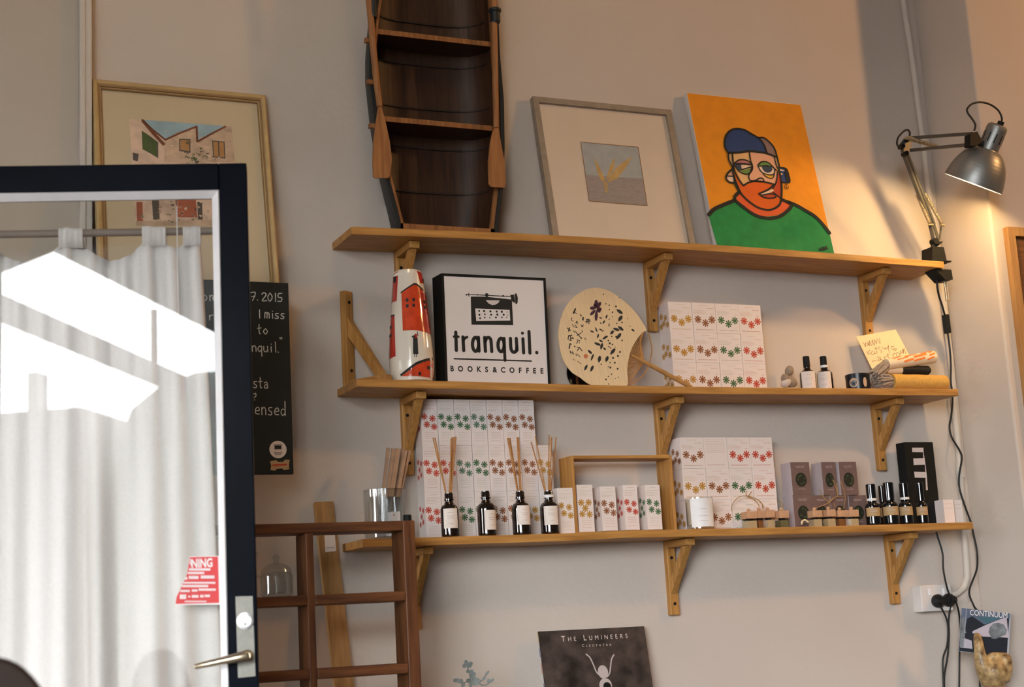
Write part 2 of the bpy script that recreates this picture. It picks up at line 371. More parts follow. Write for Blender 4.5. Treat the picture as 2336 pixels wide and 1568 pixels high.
struct(MB().bx((6.5, YF, 0), (6.7, .12, CZ), 'wall_dark'), 'wall_east')
# what the door pane mirrors from the street: awning, its arm, houses and a tree across the road
a = MB().prism([(-4.75, -10, 5.3), (-4.75, -10, 4.25), (-4.0, -10, 4.478), (-2.552, -10, 3.637), (-2.2, -10, 3.43), (-2.2, -10, 5.3)], (0, -.06, 0), 'street_dark')
a2 = MB().prism([(-4.75, -9.9, 4.29), (-4.75, -9.9, 4.03), (-4.41, -9.9, 3.872), (-2.984, -9.9, 3.195), (-2.2, -9.9, 2.84), (-2.2, -9.9, 2.975), (-2.561, -9.9, 3.162), (-4.41, -9.9, 4.118)], (0, -.06, 0), 'street_grey')
r = thing('street_awning', 'dark street awning mirrored in the glass of the open door', 'awning', (-4, -10, 0))
part(MB().bx((-3.075, -9.95, 3.42), (-3.04, -9.90, 3.86), 'street_grey'), 'post', r); part(a, 'canopy', r); part(a2, 'support_arm', r)
b = MB().bx((-8.2, -18, 0), (-6.42, -16, 4.13), 'street_grey'); b.bx((-7.12, -16.3, 4.13), (-7.0, -16, 4.62), 'street_grey')
solo(b, 'street_house', 'pale house with a chimney, mirrored at left in the door glass', 'house')
b = MB().prism([(-5.95, -16, 0), (-5.95, -16, 3.6), (-5.75, -16, 4.05), (-5.4, -16, 4.3), (-4.9, -16, 4.45), (-3.8, -16, 4.4), (-2.2, -16, 4.4), (-2.2, -16, 0)], (0, -2, 0), 'leaf_street')
solo(b, 'street_tree', 'clipped street tree mirrored at right in the door glass', 'tree')
b = MB()
for k in range(9):
    z_ = (4.30, 4.18, 4.36, 4.24)[k % 4]; b = MB().bx((-11+k*3.4, -24, 0), (-11+k*3.4+3.38, -20, z_), 'street_far').bx((-10.6+k*3.4, -20.03, .1), (-9.6+k*3.4, -20, 2.1), 'street_dark').bx((-9.2+k*3.4, -20.03, 1.0), (-8.2+k*3.4, -20, 2.3), 'street_dark')
    solo(b, 'row_house', 'low terraced house across the street, seen only as a reflection in the door glass', 'house', group='terraced houses across the street')
b = MB().bx((-40, -26, -.3), (20, YF-.3, -.05), 'asphalt'); struct(b, 'floor_street')
# ------------------------------------------------------------------ conduit and socket on the wall
p = [(2062, 12), (2081, 135), (2093, 229), (2103, 302), (2120, 449), (2138, 584), (2148, 655), (2156, 713), (2170, 837), (2177, 925), (2186, 1020), (2200, 1219), (2205, 1290), (2206, 1318), (2199, 1341), (2183, 1354), (2162, 1362)]
path = [at(2050, -90, -.012)]+[at(x, y, -.012) for x, y in p]
pipe = thing('wall_conduit', 'thin painted conduit pipe running down the corner to the socket', 'pipe', path[-1])
part(MB().tube(path, .0098, 'conduit', 12), 'pipe', pipe)
for (x, y) in ((2107, 322), (2190, 1075)):
    c = at(x, y, -.012); part(MB().lathe([(.0105, -.02), (.0125, -.02), (.0125, .02), (.0105, .02)], c, 'conduit', n=14), 'coupling', pipe)
s0 = at(2072, 1342); s1 = at(2165, 1386)
q = thing('wall_socket', 'white double wall socket at the foot of the corner conduit', 'socket', (s0[0], 0, s1[2]))
sx0, sx1, sz0, sz1, sd = at(2099, 1340, -.04)[0], at(2170, 1340, -.04)[0], at(2103, 1397, -.04)[2], at(2099, 1336, -.04)[2], .04
part(MB().bx((sx0, -sd, sz0), (sx1, 0, sz1), 'socket_white'), 'body', q, bevel=.003)
pl = Pl((sx0, -sd, sz1), X_, -Z_)
for x in ((sx0*.72+sx1*.28), (sx0*.25+sx1*.75)):
    part(MB().bx((x-.006, -sd-.004, sz1-.030), (x+.006, -sd, sz1-.010), 'milk_white'), 'switch', q, bevel=.002)
def cable(name, label, pts, y, rad=.0026, plug=None, n=5):
    ys = y if hasattr(y, '__len__') else [y]*len(pts)
    P = [at(a, b, c) for (a, b), c in zip(pts, ys)]
    r = thing(name, label, 'cable', P[0]); part(MB().tube(spline(P, n), rad, 'rubber', 8), 'cord', r)
    if plug is not None:
        c = V(plug); part(MB().lathe([(.017, 0), (.019, .004), (.019, .014), (.013, .026), (.010, .034), (0, .034)], c, 'rubber', axis=(0, -1, 0), n=20), 'plug', r)
    return r
pc = [at(2135, 1372, -.04), at(2160, 1370, -.04)]
pc = [(p_[0], -sd, p_[2]) for p_ in pc]
cable('power_cable', 'black cable looping down from the left plug of the wall socket', [(2138, 1378), (2149, 1390), (2161.7, 1423), (2161, 1470), (2151, 1505), (2152, 1560), (2152, 1610)], [-.072, -.06, -.05, -.05, -.05, -.05, -.05], plug=pc[0])
cable('power_cable', 'black cable hanging from under the bottom shelf to the right plug of the socket', [(2136, 1214), (2138, 1222), (2150, 1262), (2152, 1300), (2160, 1340), (2166, 1358), (2164, 1370)], [-.10, -.10, -.10, -.10, -.095, -.08, -.073], plug=pc[1])
cable('power_cable', 'black cable falling behind the two plugs to twist round its neighbour', [(2168.8, 1380), (2164, 1416), (2165, 1450), (2161.7, 1498), (2154, 1547), (2157, 1612)], [-.038, -.042, -.040, -.040, -.043, -.043])
cable('power_cable', 'short black cable bending right from the plugs behind the music case', [(2176, 1366), (2180, 1371), (2187.5, 1399.5), (2190, 1435), (2189, 1477), (2188, 1600)], [-.07, -.075, -.06, -.05, -.05, -.05])
# ------------------------------------------------------------------ shelves and brackets
SD = .16; ST = .0195; SX0, SX1 = 1.143, 2.957
def zfun(pts):
    q = sorted((at(a, b, -SD)[0], at(a, b, -SD)[2]) for a, b in pts)
    return lambda x: float(np.interp(x, [p[0] for p in q], [p[1] for p in q]))
ZT = zfun([(801.6, 517), (1180, 532), (1380, 542.6), (1680, 561.6), (1920, 579), (2155, 597)])
ZM = zfun([(822, 864.3), (1050, 870.5), (1420, 880.2), (1720, 884.2), (1940, 886), (2191.7, 888)])
ZB = zfun([(943, 1227), (1300, 1217), (1420, 1210.5), (1720, 1205), (1960, 1199), (2227, 1191.3)])
def shelf(zf, label):
    b = MB(); n = 24; xs = [SX0+(SX1-SX0)*i/n for i in range(n+1)]; vs = []
    for x in xs: vs += [(x, -.001, zf(x)), (x, -SD, zf(x)), (x, -SD, zf(x)-ST), (x, -.001, zf(x)-ST)]
    fs = [[4*i+k, 4*i+(k+1) % 4, 4*i+4+(k+1) % 4, 4*i+4+k] for i in range(n) for k in range(4)]+[[3, 2, 1, 0], [4*n, 4*n+1, 4*n+2, 4*n+3]]
    b.add(vs, fs, 'oak_x'); return solo(b, 'wall_shelf', label, 'shelf', bevel=.0015)
shelf(ZT, 'top oak shelf, carrying the wooden boat and two leaning pictures')
shelf(ZM, 'middle oak shelf, carrying the typewriter sign and the round paper fan')
shelf(ZB, 'bottom oak shelf, carrying the amber reed bottles and most of the boxes')
def bracket(name_label, x, zu, h=.196, rot=0.0, up=1, reach=.125, w=.027):
    """plate on the wall, arm under the board, brace; up=-1 turns it over"""
    r = thing('shelf_bracket', name_label, 'bracket', (x, 0, zu))
    cr, sr = math.cos(rot), math.sin(rot)
    def T(a, b, c): return (x+a*cr-b*sr, a*sr+b*cr, zu-up*c)       # a along the wall, b from the wall (negative out), c down
    def B(a0, b0, c0, a1, b1, c1, m):
        o = V(T(a0, b0, c0)); return MB().box(o, V(T(a1, b0, c0))-o, V(T(a0, b1, c0))-o, V(T(a0, b0, c1))-o, m)
    part(B(-w/2, 0, .001, w/2, -.019, h, 'oak_z'), 'wall_plate', r, bevel=.0025, weld=True)
    part(B(-w/2, -.019, .0005, w/2, -reach, .019, 'oak_y'), 'arm', r, bevel=.002, weld=True)
    m = MB(); k = .0095
    ps = [T(-k, -.019, h*.52), T(-k, -reach+.035, .019), T(-k, -reach+.010, .019), T(-k, -.019, h*.72)]
    m.prism(ps, V(T(k, 0, 0))-V(T(-k, 0, 0)), 'oak_z'); part(m, 'brace', r, bevel=.0015, weld=True)
    for c in (.045, h-.030):
        part(MB().lathe([(.0042, 0), (.0042, .0012), (.0015, .0012), (0, .0004)], T(0, -.019, c), 'screw', axis=V(T(0, -1, 0))-V(T(0, 0, 0)), n=12), 'screw', r)
    return r
BX = (1.320, 2.052, 2.776)
for zf, nm in ((ZT, 'top'), (ZM, 'middle'), (ZB, 'bottom')):
    for x, side in zip(BX, ('left', 'middle', 'right')):
        bracket(f'oak triangular bracket holding up the {side} part of the {nm} shelf', x, zf(x)-ST-.0005)
bracket('oak bracket standing upside down on the left end of the middle shelf', 1.168, ZM(1.168)+.0005, h=.25, rot=R_(31), up=-1, reach=.138, w=.029)
# ------------------------------------------------------------------ rowing boat on the top shelf
YB = -.128
LB = [(837, 12), (828, 71), (822, 139), (822, 196), (833.6, 300), (853, 407), (881.8, 518)]       # left outline, back of the side
RB = [(1133, 12), (1136, 60), (1139, 128), (1148, 232), (1149.6, 339), (1146, 428), (1135, 528)]      # right outline, front of the side
zb0 = ZT(1.4)
Lz = sorted((at(a, b, -.055)[2], at(a, b, -.055)[0]) for a, b in LB); Rz = sorted((at(a, b, YB)[2], at(a, b, YB)[0]) for a, b in RB)
ztop = Lz[-1][0]+.55
cx = (Lz[3][1]+Rz[3][1])/2
def bl(z):
    z1 = Lz[-1][0]
    return float(np.interp(z, [q[0] for q in Lz], [q[1] for q in Lz])) if z < z1 else cx-(cx-Lz[-1][1])*max(0.02, 1-((z-z1)/.55)**1.7)
def br(z):
    z1 = Rz[-1][0]
    return float(np.interp(z, [q[0] for q in Rz], [q[1] for q in Rz])) if z < z1 else cx+(Rz[-1][1]-cx)*max(0.02, 1-((z-z1)/.55)**1.7)
boat = thing('wooden_boat', 'dark wooden rowing boat standing upright on the top shelf with two oars', 'boat', (cx, -.05, zb0))
zs = [zb0+.002+(ztop-zb0)*i/44 for i in range(45)]
def sect(z, th, m=17):
    """from left front edge round the back to right front edge; th = inset"""
    a, b = bl(z)+th, br(z)-th; out = []
    for i in range(m):
        t = math.pi*i/(m-1); c = math.cos(t); s_ = math.sin(t)
        ex = .52
        x = (a+b)/2-(b-a)/2*math.copysign(abs(c)**ex, c); y = YB+(-YB-.006-th)*abs(s_)**.80
        out.append((x, y, z))
    return out
o_, i_ = MB(), MB()
for mb_, th, mt in ((o_, 0, 'boat_navy'), (i_, .009, 'boat_in')):
    vs = [p for z in zs for p in sect(z, th)]; m = 17
    mb_.add(vs, [[j*m+i, j*m+i+1, (j+1)*m+i+1, (j+1)*m+i] for j in range(44) for i in range(16)], mt, True)
part(o_, 'hull', boat); part(i_, 'lining', boat)
g = MB()
for fn, sg in ((bl, 1), (br, -1)):
    for k, (w0, w1, y0, mt) in enumerate(((-.001, .010, YB-.003, 'boat_navy'), (.010, .019, YB+.002, 'boat_trim'))):
        for j in range(44):
            z0, z1 = zs[j], zs[j+1]; A = [(fn(z)+sg*w, y, z) for z in (z0, z1) for w, y in ((w0, y0), (w1, y0), (w1, YB+.014), (w0, YB+.014))]
            g.add(A, [[0, 1, 5, 4], [1, 2, 6, 5], [2, 3, 7, 6], [3, 0, 4, 7]], mt)
part(g, 'gunwale', boat)
t0 = zb0+.001
part(MB().prism([(bl(t0)+.004, YB+.002, t0), (br(t0)-.004, YB+.002, t0), (br(t0)-.004, -.008, t0), (bl(t0)+.004, -.008, t0)], (0, 0, .020), 'boat_trim'), 'transom', boat)
part(MB().bx((bl(t0)+.002, YB-.004, t0-.0008), (br(t0)-.002, -.01, t0+.004), 'boat_navy'), 'sole', boat)
def ribat(py, h, mt, nm, depth=.006):
    z = at(994, py, -.01)[2]; R = MB(); A = sect(z, .009); Bq = sect(z+h, .009); n = len(A)
    def inn(p, d): return (p[0]+(cx-p[0])*d*1.2, p[1]-d*(.9 if abs(p[0]-cx) < .09 else .5), p[2])
    A2 = [inn(p, depth) for p in A]; B2 = [inn(p, depth) for p in Bq]
    for i in range(2, n-3):
        R.poly([A2[i], A2[i+1], B2[i+1], B2[i]], mt); R.poly([A[i], A[i+1], A2[i+1], A2[i]], mt); R.poly([B2[i], B2[i+1], Bq[i+1], Bq[i]], mt)
    part(R, nm, boat)
for py in (63, 158, 256, 346, 446): ribat(py, .0045, 'boat_rib', 'rib')
for p0, p1 in (((867.5, 78), (1112, 107)), ((883.6, 279), (1112, 297))):
    z = (at(*p0, YB+.012)[2]+at(*p1, YB+.012)[2])/2
    part(MB().prism([(bl(z)+.010, YB+.012, z), (br(z)-.010, YB+.012, z), (br(z)-.016, -.070, z), (br(z)-.05, -.032, z), ((bl(z)+br(z))/2, -.018, z), (bl(z)+.05, -.032, z), (bl(z)+.016, -.070, z)], (0, 0, .013), 'boat_in'), 'thwart', boat)  # dark lining wood puts the shade under the seats into the colour
    part(MB().bx((bl(z)+.010, YB+.009, z-.0005), (br(z)-.010, YB+.0125, z+.0135), 'boat_trim'), 'thwart_edge', boat, bevel=.001)
yo = YB-.016
def oar(shaft, blade, collar=None):
    m = MB(); P = [at(a, b, yo) for a, b in shaft]; d = nrm(P[0]-P[-1]); P = [P[0]+d*.5]+P
    m.tube(P, [.0085]*(len(P)-1)+[.0075], 'boat_oar', 12)
    bl_ = [at(a, b, yo) for a, b in blade]; m.prism([p-Y_*.003 for p in bl_], (0, .006, 0), 'boat_oar')
    return part(m, 'oar', boat, bevel=.001)
oar_l = oar([(845.5, 37), (850, 90), (857, 170), (866, 243)], [(862.5, 243), (869, 243), (878, 275), (888, 321), (893.6, 365), (889, 402), (885, 407), (856, 407), (851, 403), (849.5, 370), (851, 330), (856, 285)])
oar_r = oar([(1126.5, 12), (1128, 100), (1130, 200), (1131.5, 292)], [(1127, 292), (1136, 292), (1142, 325), (1150, 370), (1153.5, 420), (1150, 429), (1120, 427), (1114, 420), (1113, 370), (1117, 330), (1122, 305)])
m = MB(); c = at(1129.5, 38, yo); m.lathe([(.010, -.02), (.0135, -.014), (.0135, .010), (.017, .014), (.017, .020), (.011, .024)], c, 'boat_navy', n=16); part(m, 'oar_collar', oar_r)
m = MB(); c = at(851, 15, yo); m.lathe([(.009, -.03), (.0105, -.02), (.0105, .06)], c, 'boat_navy', n=14); part(m, 'oar_collar', oar_l)
for py in (93, 188, 288):
    c = at(840+(py-93)*.05, py, YB-.004); part(MB().bx(c-V((.010, .006, .006)), c+V((.010, .006, .006)), 'boat_trim'), 'oar_bracket', boat, bevel=.001)
# ------------------------------------------------------------------ pictures on the top shelf
def contact(pl, a, zf):
    """distance down the plane until the shelf top"""
    x = pl.pt(a, 0)[0]; return (zf(x)+.0008-pl.o[2])/pl.e2[2]
# grey framed print
pg = lean((1215, 219), (1531, 251), (1586, 553.6), .024)
a1 = pg.uv(1531, 251)[0]; bz = contact(pg, a1/2, ZT)
r = thing('framed_print', 'grey-framed square print of golden leaves over a grey sea, leaning beside the boat', 'picture', pg.pt(a1/2, bz))
part(MB().ring(pg, (0, 0, a1, bz), [(0, 0), (.017, 0), (.017, -.012), (.017, -.020), (0, -.020)], 'grey_wood'), 'frame', r)
part(MB().prism([pg.pt(.014, .014, -.009), pg.pt(a1-.014, .014, -.009), pg.pt(a1-.014, bz-.014, -.009), pg.pt(.014, bz-.014, -.009)], -pg.n*.008, 'mat_board2'), 'mount', r)
C5 = crop(1180, 180, 3.734)
def tp(pl, pts, c): return [pl.tr(x, y, c) for x, y in pts]
m = MB(); q = C5((541, 538), (1030, 582), (1108, 1080), (612, 1040)); m.poly(tp(pg, q, -.0085), 'g_sky')
m.poly(tp(pg, C5((588, 818), (800, 835), (1068, 850), (1108, 1080), (612, 1040)), -.0082), 'g_sea')
for leaf in (((655, 665), (690, 730), (745, 850), (750, 880), (715, 870), (680, 790)), ((832, 665), (825, 760), (775, 850), (770, 880), (765, 830), (790, 740)),
             ((978, 660), (930, 750), (850, 850), (770, 885), (790, 830), (860, 740)), ((735, 880), (770, 885), (768, 975), (750, 960))):
    m.poly(tp(pg, C5(*leaf), -.0079), 'g_gold')
for s0, s1 in zip(q, q[1:]+q[:1]): m.stroke(tp(pg, [s0, s1], -.0080), .0022, 'gold_dark', pg.n, 0)
part(m, 'print', r)
# orange portrait canvas
pc_ = lean((1566, 211.4), (1827.6, 243.6), (1903, 575.6), .022)
a1 = pc_.uv(1827.6, 243.6)[0]; bz = contact(pc_, a1/2, ZT)
b_l = contact(pc_, 0, ZT); b_r = contact(pc_, a1, ZT)
r = thing('canvas_painting', 'orange canvas of a bearded man in a blue cap and green jumper', 'painting', pc_.pt(a1/2, bz))
part(MB().prism([pc_.pt(0, 0), pc_.pt(a1, 0), pc_.pt(a1, b_r), pc_.pt(0, b_l)], -pc_.n*.017, 'c_edge'), 'canvas', r)
C6 = crop(1540, 190, 3.825); CF = crop(1620, 270, 6.27)
m = MB(); L = [0]
def P6(pts, mt, lay): m.poly([pc_.tr(x, y, .0003*lay) for x, y in C6(*pts)], mt)
def PF(pts, mt, lay, sm=True):
    ps = [pc_.tr(x, y, .0003*lay) for x, y in CF(*pts)]
    m.poly(cspline(ps, 3) if sm else ps, mt)
def SF(pts, w, lay=9, mt='c_ink'):
    m.stroke(spline([pc_.tr(x, y, .0003*lay) for x, y in CF(*pts)], 5), w/6.27/720, mt, pc_.n)
def S6(pts, w, lay=9, mt='c_ink'):
    m.stroke(spline([pc_.tr(x, y, .0003*lay) for x, y in C6(*pts)], 5), w/3.825/800, mt, pc_.n)
e = .0012
m.poly([pc_.pt(e, e, .0003), pc_.pt(a1-e, e, .0003), pc_.pt(a1-e, b_r-e, .0003), pc_.pt(e, b_l-e, .0003)], 'c_orange')
m.poly([pc_.tr(x, y, .0006) for x, y in C6((291, 1150), (330, 1115), (400, 1075), (510, 1030), (600, 1070), (930, 1030), (1000, 1045), (1130, 1105), (1230, 1165), (1300, 1240), (1349, 1310))]+[pc_.pt(a1-e, b_r-e, .0006), pc_.pt(e, b_l-e, .0006)], 'c_green')
PF([(1000, 1040), (1030, 1180), (1150, 1235), (1090, 1320), (960, 1390), (820, 1405), (700, 1390), (540, 1310), (365, 1175), (420, 1080), (500, 1000)], 'c_neck', 3, False)
PF([(310, 730), (245, 800), (228, 860), (280, 915), (350, 925), (340, 800)], 'c_pink', 3); PF([(990, 700), (1085, 715), (1115, 780), (1135, 912), (1015, 915), (985, 800)], 'c_blue', 3, False)
PF([(255, 835), (330, 840), (335, 890), (280, 900)], 'c_white', 4); PF([(1000, 728), (1078, 745), (1075, 760), (1000, 750)], 'c_white', 4, False); PF([(1005, 785), (1035, 785), (1035, 810), (1005, 810)], 'c_beige', 4, False)
PF([(262, 500), (330, 500), (330, 690), (275, 640)], 'c_beige', 3, False); PF([(920, 560), (960, 560), (985, 690), (965, 740)], 'c_beige', 3, False)
PF([(325, 680), (350, 800), (400, 950), (470, 1100), (590, 1210), (730, 1290), (880, 1300), (985, 1230), (1020, 1130), (1020, 900), (985, 760), (950, 800), (925, 940), (560, 900), (470, 960)], 'c_beard', 4, False)
PF([(965, 800), (1000, 790), (1020, 950), (1018, 1130), (960, 1100), (910, 1040), (945, 960)], 'c_beard2', 5, False)
PF([(325, 505), (555, 488), (605, 640), (610, 730), (555, 810), (565, 895), (475, 965), (420, 860), (345, 690)], 'c_beige', 5, False)
PF([(570, 488), (700, 490), (820, 515), (922, 560), (955, 700), (950, 850), (922, 942), (780, 912), (680, 900), (570, 895), (552, 830), (610, 730), (605, 640)], 'c_pink', 5, False)
PF([(700, 280), (770, 275), (840, 330), (905, 420), (940, 550), (820, 512), (775, 400)], 'c_mauve', 5, False)
PF([(360, 630), (420, 597), (510, 605), (590, 645), (480, 645)], 'c_lid', 6); PF([(355, 665), (440, 655), (455, 745), (400, 752)], 'c_iris', 6, False); PF([(440, 655), (600, 688), (460, 728)], 'c_white', 6, False)
PF([(425, 750), (500, 735), (582, 715), (555, 780), (510, 800)], 'c_leaf', 6, False)
PF([(683, 665), (740, 622), (830, 632), (912, 705), (800, 685), (700, 695)], 'c_leaf', 7); PF([(690, 695), (760, 672), (920, 715), (912, 790), (820, 800), (735, 765)], 'c_white', 6)
PF([(745, 690), (820, 668), (890, 715), (870, 765), (815, 778), (765, 745)], 'c_iris', 8); PF([(765, 795), (850, 815), (918, 800), (890, 855), (820, 845)], 'c_yellow', 6)
PF([(712, 1085), (830, 1040), (905, 1000), (910, 1040), (800, 1088)], 'c_white', 7, False); PF([(745, 1112), (870, 1080), (935, 1095), (900, 1140), (800, 1140)], 'c_beard2', 7)
PF([(208, 330), (215, 430), (262, 495), (400, 490), (560, 465), (700, 480), (812, 500), (775, 390), (700, 288), (600, 228), (500, 168), (400, 148), (300, 165), (232, 235)], 'c_blue', 6)
SF([(262, 495), (400, 490), (560, 470), (700, 482), (820, 505), (950, 555)], 30); SF([(262, 495), (215, 420), (210, 320), (240, 230), (310, 165), (400, 150), (500, 170), (600, 228), (700, 288), (770, 380), (812, 500)], 30)
SF([(690, 280), (770, 280), (850, 340), (920, 430), (960, 560), (990, 690)], 26); SF([(920, 560), (950, 680), (985, 740)], 18); SF([(262, 500), (268, 590), (320, 690)], 26); SF([(318, 500), (330, 640), (350, 760), (430, 900), (478, 962)], 26)
SF([(320, 700), (340, 830), (390, 960), (450, 1080), (560, 1190), (700, 1280), (850, 1310), (970, 1260), (1015, 1180), (1025, 1000), (1010, 850), (985, 740)], 28); SF([(340, 830), (360, 950), (420, 1060)], 26)
SF([(478, 962), (560, 915), (660, 900), (780, 910), (922, 945)], 24); SF([(965, 760), (950, 900), (900, 1010)], 18); SF([(922, 945), (830, 1020), (700, 1080)], 24); SF([(700, 1080), (760, 1125), (850, 1145), (935, 1130), (930, 1095), (860, 1080), (740, 1100)], 20); SF([(905, 1060), (1020, 1150)], 20)
SF([(560, 480), (575, 590), (605, 680), (600, 740), (555, 810), (565, 880), (620, 895), (670, 880), (700, 860), (750, 860), (765, 905), (660, 905)], 20); SF([(350, 640), (420, 595), (520, 600), (600, 650)], 20); SF([(350, 650), (480, 652), (600, 665)], 26); SF([(345, 670), (420, 760), (510, 800), (570, 780), (600, 690)], 20); SF([(450, 735), (600, 690)], 16)
SF([(683, 670), (740, 622), (830, 632), (915, 712), (945, 745)], 20); SF([(683, 690), (800, 680), (915, 712), (910, 800), (820, 805), (735, 765), (690, 690)], 16); SF([(760, 800), (830, 850), (895, 855), (920, 790)], 14)
SF([(320, 725), (250, 790), (228, 860), (280, 915), (350, 925)], 26); SF([(255, 825), (330, 830)], 18); SF([(985, 705), (1085, 720), (1120, 800), (1135, 915), (1015, 915)], 24); SF([(1080, 740), (1110, 900)], 34)
SF([(1075, 920), (1085, 950)], 6); SF([(1092+30*math.cos(k*.52), 980+34*math.sin(k*.52)) for k in range(13)], 7); SF([(1092, 950), (1092, 1010)], 6); SF([(1092, 975), (1070, 1000)], 6); SF([(1092, 975), (1114, 1000)], 6)
SF([(410, 1060), (350, 1150), (480, 1270), (640, 1380), (820, 1430), (980, 1410), (1090, 1340), (1165, 1240), (1040, 1165)], 44)
S6([(293, 1148), (340, 1100), (420, 1062), (520, 1022)], 34); S6([(985, 1035), (1060, 1065), (1130, 1105), (1220, 1160), (1285, 1225), (1348, 1305)], 34)
S6([(1258, 1442), (1268, 1462), (1278, 1432), (1290, 1462), (1298, 1425), (1310, 1458), (1318, 1422), (1334, 1450)], 9); S6([(1262, 1452), (1336, 1440)], 6)
part(m, 'painted_front', r)
# ------------------------------------------------------------------ gold framed watercolour behind the door, chalkboard below it
pw = lean((210.5, 181), (605, 214), (637, 640), .030)
a1 = pw.uv(605, 214)[0]; bz = pw.uv(637, 640)[1]+.075
r = thing('framed_watercolour', 'large gold-framed watercolour of old stone houses, partly behind the glass door', 'picture', pw.pt(a1/2, bz))
part(MB().ring(pw, (0, 0, a1, bz), [(0, -.022), (0, .002), (.004, .006), (.010, .004), (.016, -.003), (.019, -.003), (.021, -.006), (.021, -.022)], 'gold_frame'), 'frame', r)
g = MB(); 
for k in ((.0125, .0165, .0016), (.0190, .0212, -.0024)): g.ring(pw, (0, 0, a1, bz), [(k[0], k[2]-.003), (k[0], k[2]), (k[1], k[2]-.001), (k[1], k[2]-.005)], 'gold_dark')
part(g, 'frame_groove', r)
part(MB().prism([pw.pt(.018, .018, -.010), pw.pt(a1-.018, .018, -.010), pw.pt(a1-.018, bz-.018, -.010), pw.pt(.018, bz-.018, -.010)], -pw.n*.006, 'mat_board'), 'mount', r)
CW = crop(200, 170, 3.2)
m = MB()
def WP(pts, mt, lay): m.poly([pw.tr(x, y, -.0100+.0002*lay) for x, y in CW(*pts)], mt)
WP([(305, 325), (1050, 377), (1090, 1105), (350, 1105)], 'w_wall', 1)
WP([(395, 330), (1000, 375), (800, 495), (795, 375), (565, 470)], 'w_sky', 2)
WP([(795, 380), (790, 490), (1000, 380), (1050, 378), (1075, 640), (560, 640), (560, 480)], 'w_wall2', 2)
for s in ([(395, 328), (470, 400), (565, 475)], [(560, 480), (680, 425), (795, 380)], [(800, 492), (900, 435), (1010, 378)], [(795, 375), (800, 495)]): m.stroke([pw.tr(x, y, -.0093) for x, y in CW(*s)], .0050, 'w_roof', pw.n, 0)
m.stroke([pw.tr(x, y, -.0093) for x, y in CW((400, 335), (480, 430), (560, 515))], .0085, 'w_roof', pw.n, 0)
WP([(395, 410), (455, 450), (455, 575), (400, 545)], 'w_shut', 4); WP([(455, 450), (515, 495), (515, 612), (455, 575)], 'w_dark', 4); WP([(460, 458), (505, 492), (505, 600), (460, 572)], 'w_shut', 5)
WP([(668, 470), (750, 472), (750, 572), (668, 558)], 'w_dark', 4); WP([(676, 478), (742, 480), (742, 560), (676, 550)], 'w_ochre', 5); WP([(908, 482), (1000, 490), (1006, 615), (915, 605)], 'w_dark', 4); WP([(916, 490), (950, 492), (955, 600), (922, 598)], 'w_ochre', 5); WP([(960, 494), (992, 496), (998, 605), (964, 602)], 'w_ochre', 5)
WP([(330, 570), (372, 580), (366, 635), (332, 625)], 'w_dark', 4)
random.seed(3)
for k in range(60):
    x, y = random.gauss(800, 62), random.gauss(592, 36); 
    if y > 700: continue
    s = random.uniform(5, 13); WP([(x+s*math.cos(t)*random.uniform(.4, 1.7), y+s*math.sin(t)*random.uniform(.3, 1.1)) for t in [k2*math.pi/4 for k2 in range(8)]], random.choice(('w_bush', 'w_wall2', 'w_wall', 'w_dark', 'w_bush', 'w_shut')), 6+k % 5)
WP([(355, 930), (400, 930), (405, 1085), (362, 1080)], 'w_red', 4); WP([(470, 920), (520, 920), (525, 1060), (478, 1060)], 'w_dark', 4); WP([(640, 915), (790, 915), (800, 1045), (650, 1040)], 'w_red', 4); WP([(800, 930), (835, 930), (840, 1060), (805, 1060)], 'w_dark', 4)
for k in range(70):
    x, y = random.uniform(560, 1040), random.uniform(400, 630); s = random.uniform(6, 16); WP([(x-s, y), (x+s, y+2), (x+s, y+s*.7), (x-s, y+s*.6)], random.choice(('w_wall', 'w_wall2', 'w_stone')), 3)
WP([(350, 1070), (1086, 1060), (1088, 1104), (352, 1104)], 'w_wall2', 5)
for k in range(60):
    x, y = random.uniform(370, 1000), random.uniform(925, 1085); s = random.uniform(5, 13)
    WP([(x+s*math.cos(t)*random.uniform(.4, 1.7), y+s*math.sin(t)*random.uniform(.3, 1.1)) for t in [k2*math.pi/4 for k2 in range(8)]], random.choice(('w_bush', 'w_stone', 'w_wall2', 'w_stone', 'w_dark', 'w_wall')), 6+k % 5)
part(m, 'painting', r)
zl = pw.pt(0, bz, -.022)[2]-.0004
YCB = -.150
xr = at(658, 645.7, YCB)[0]; ztc = at(658, 645.7, YCB)[2]; zbc = at(667, 1082, YCB)[2]; xl = xr-.62
led = MB().bx((pw.pt(0, 0)[0]-.02, YCB+.013, zl-.022), (xr-.03, -.0005, zl-.001), 'oak_x'); led.bx((xl+.1, YCB+.013, zl-.10), (xl+.13, -.0005, zl-.022), 'oak_x'); led.bx((xr-.10, YCB+.013, zl-.10), (xr-.07, -.0005, zl-.022), 'oak_x')
solo(led, 'picture_ledge', 'narrow oak ledge behind the chalkboard, carrying the gold-framed watercolour', 'ledge')
r = thing('chalkboard', 'tall black chalkboard with white handwriting below the gold-framed watercolour', 'chalkboard', ((xl+xr)/2, YCB, zbc))
part(MB().bx((xl, YCB, zbc), (xr, YCB+.012, ztc), 'black_board'), 'board', r, bevel=.002)
pb = Pl((xl, YCB, ztc), X_, -Z_)
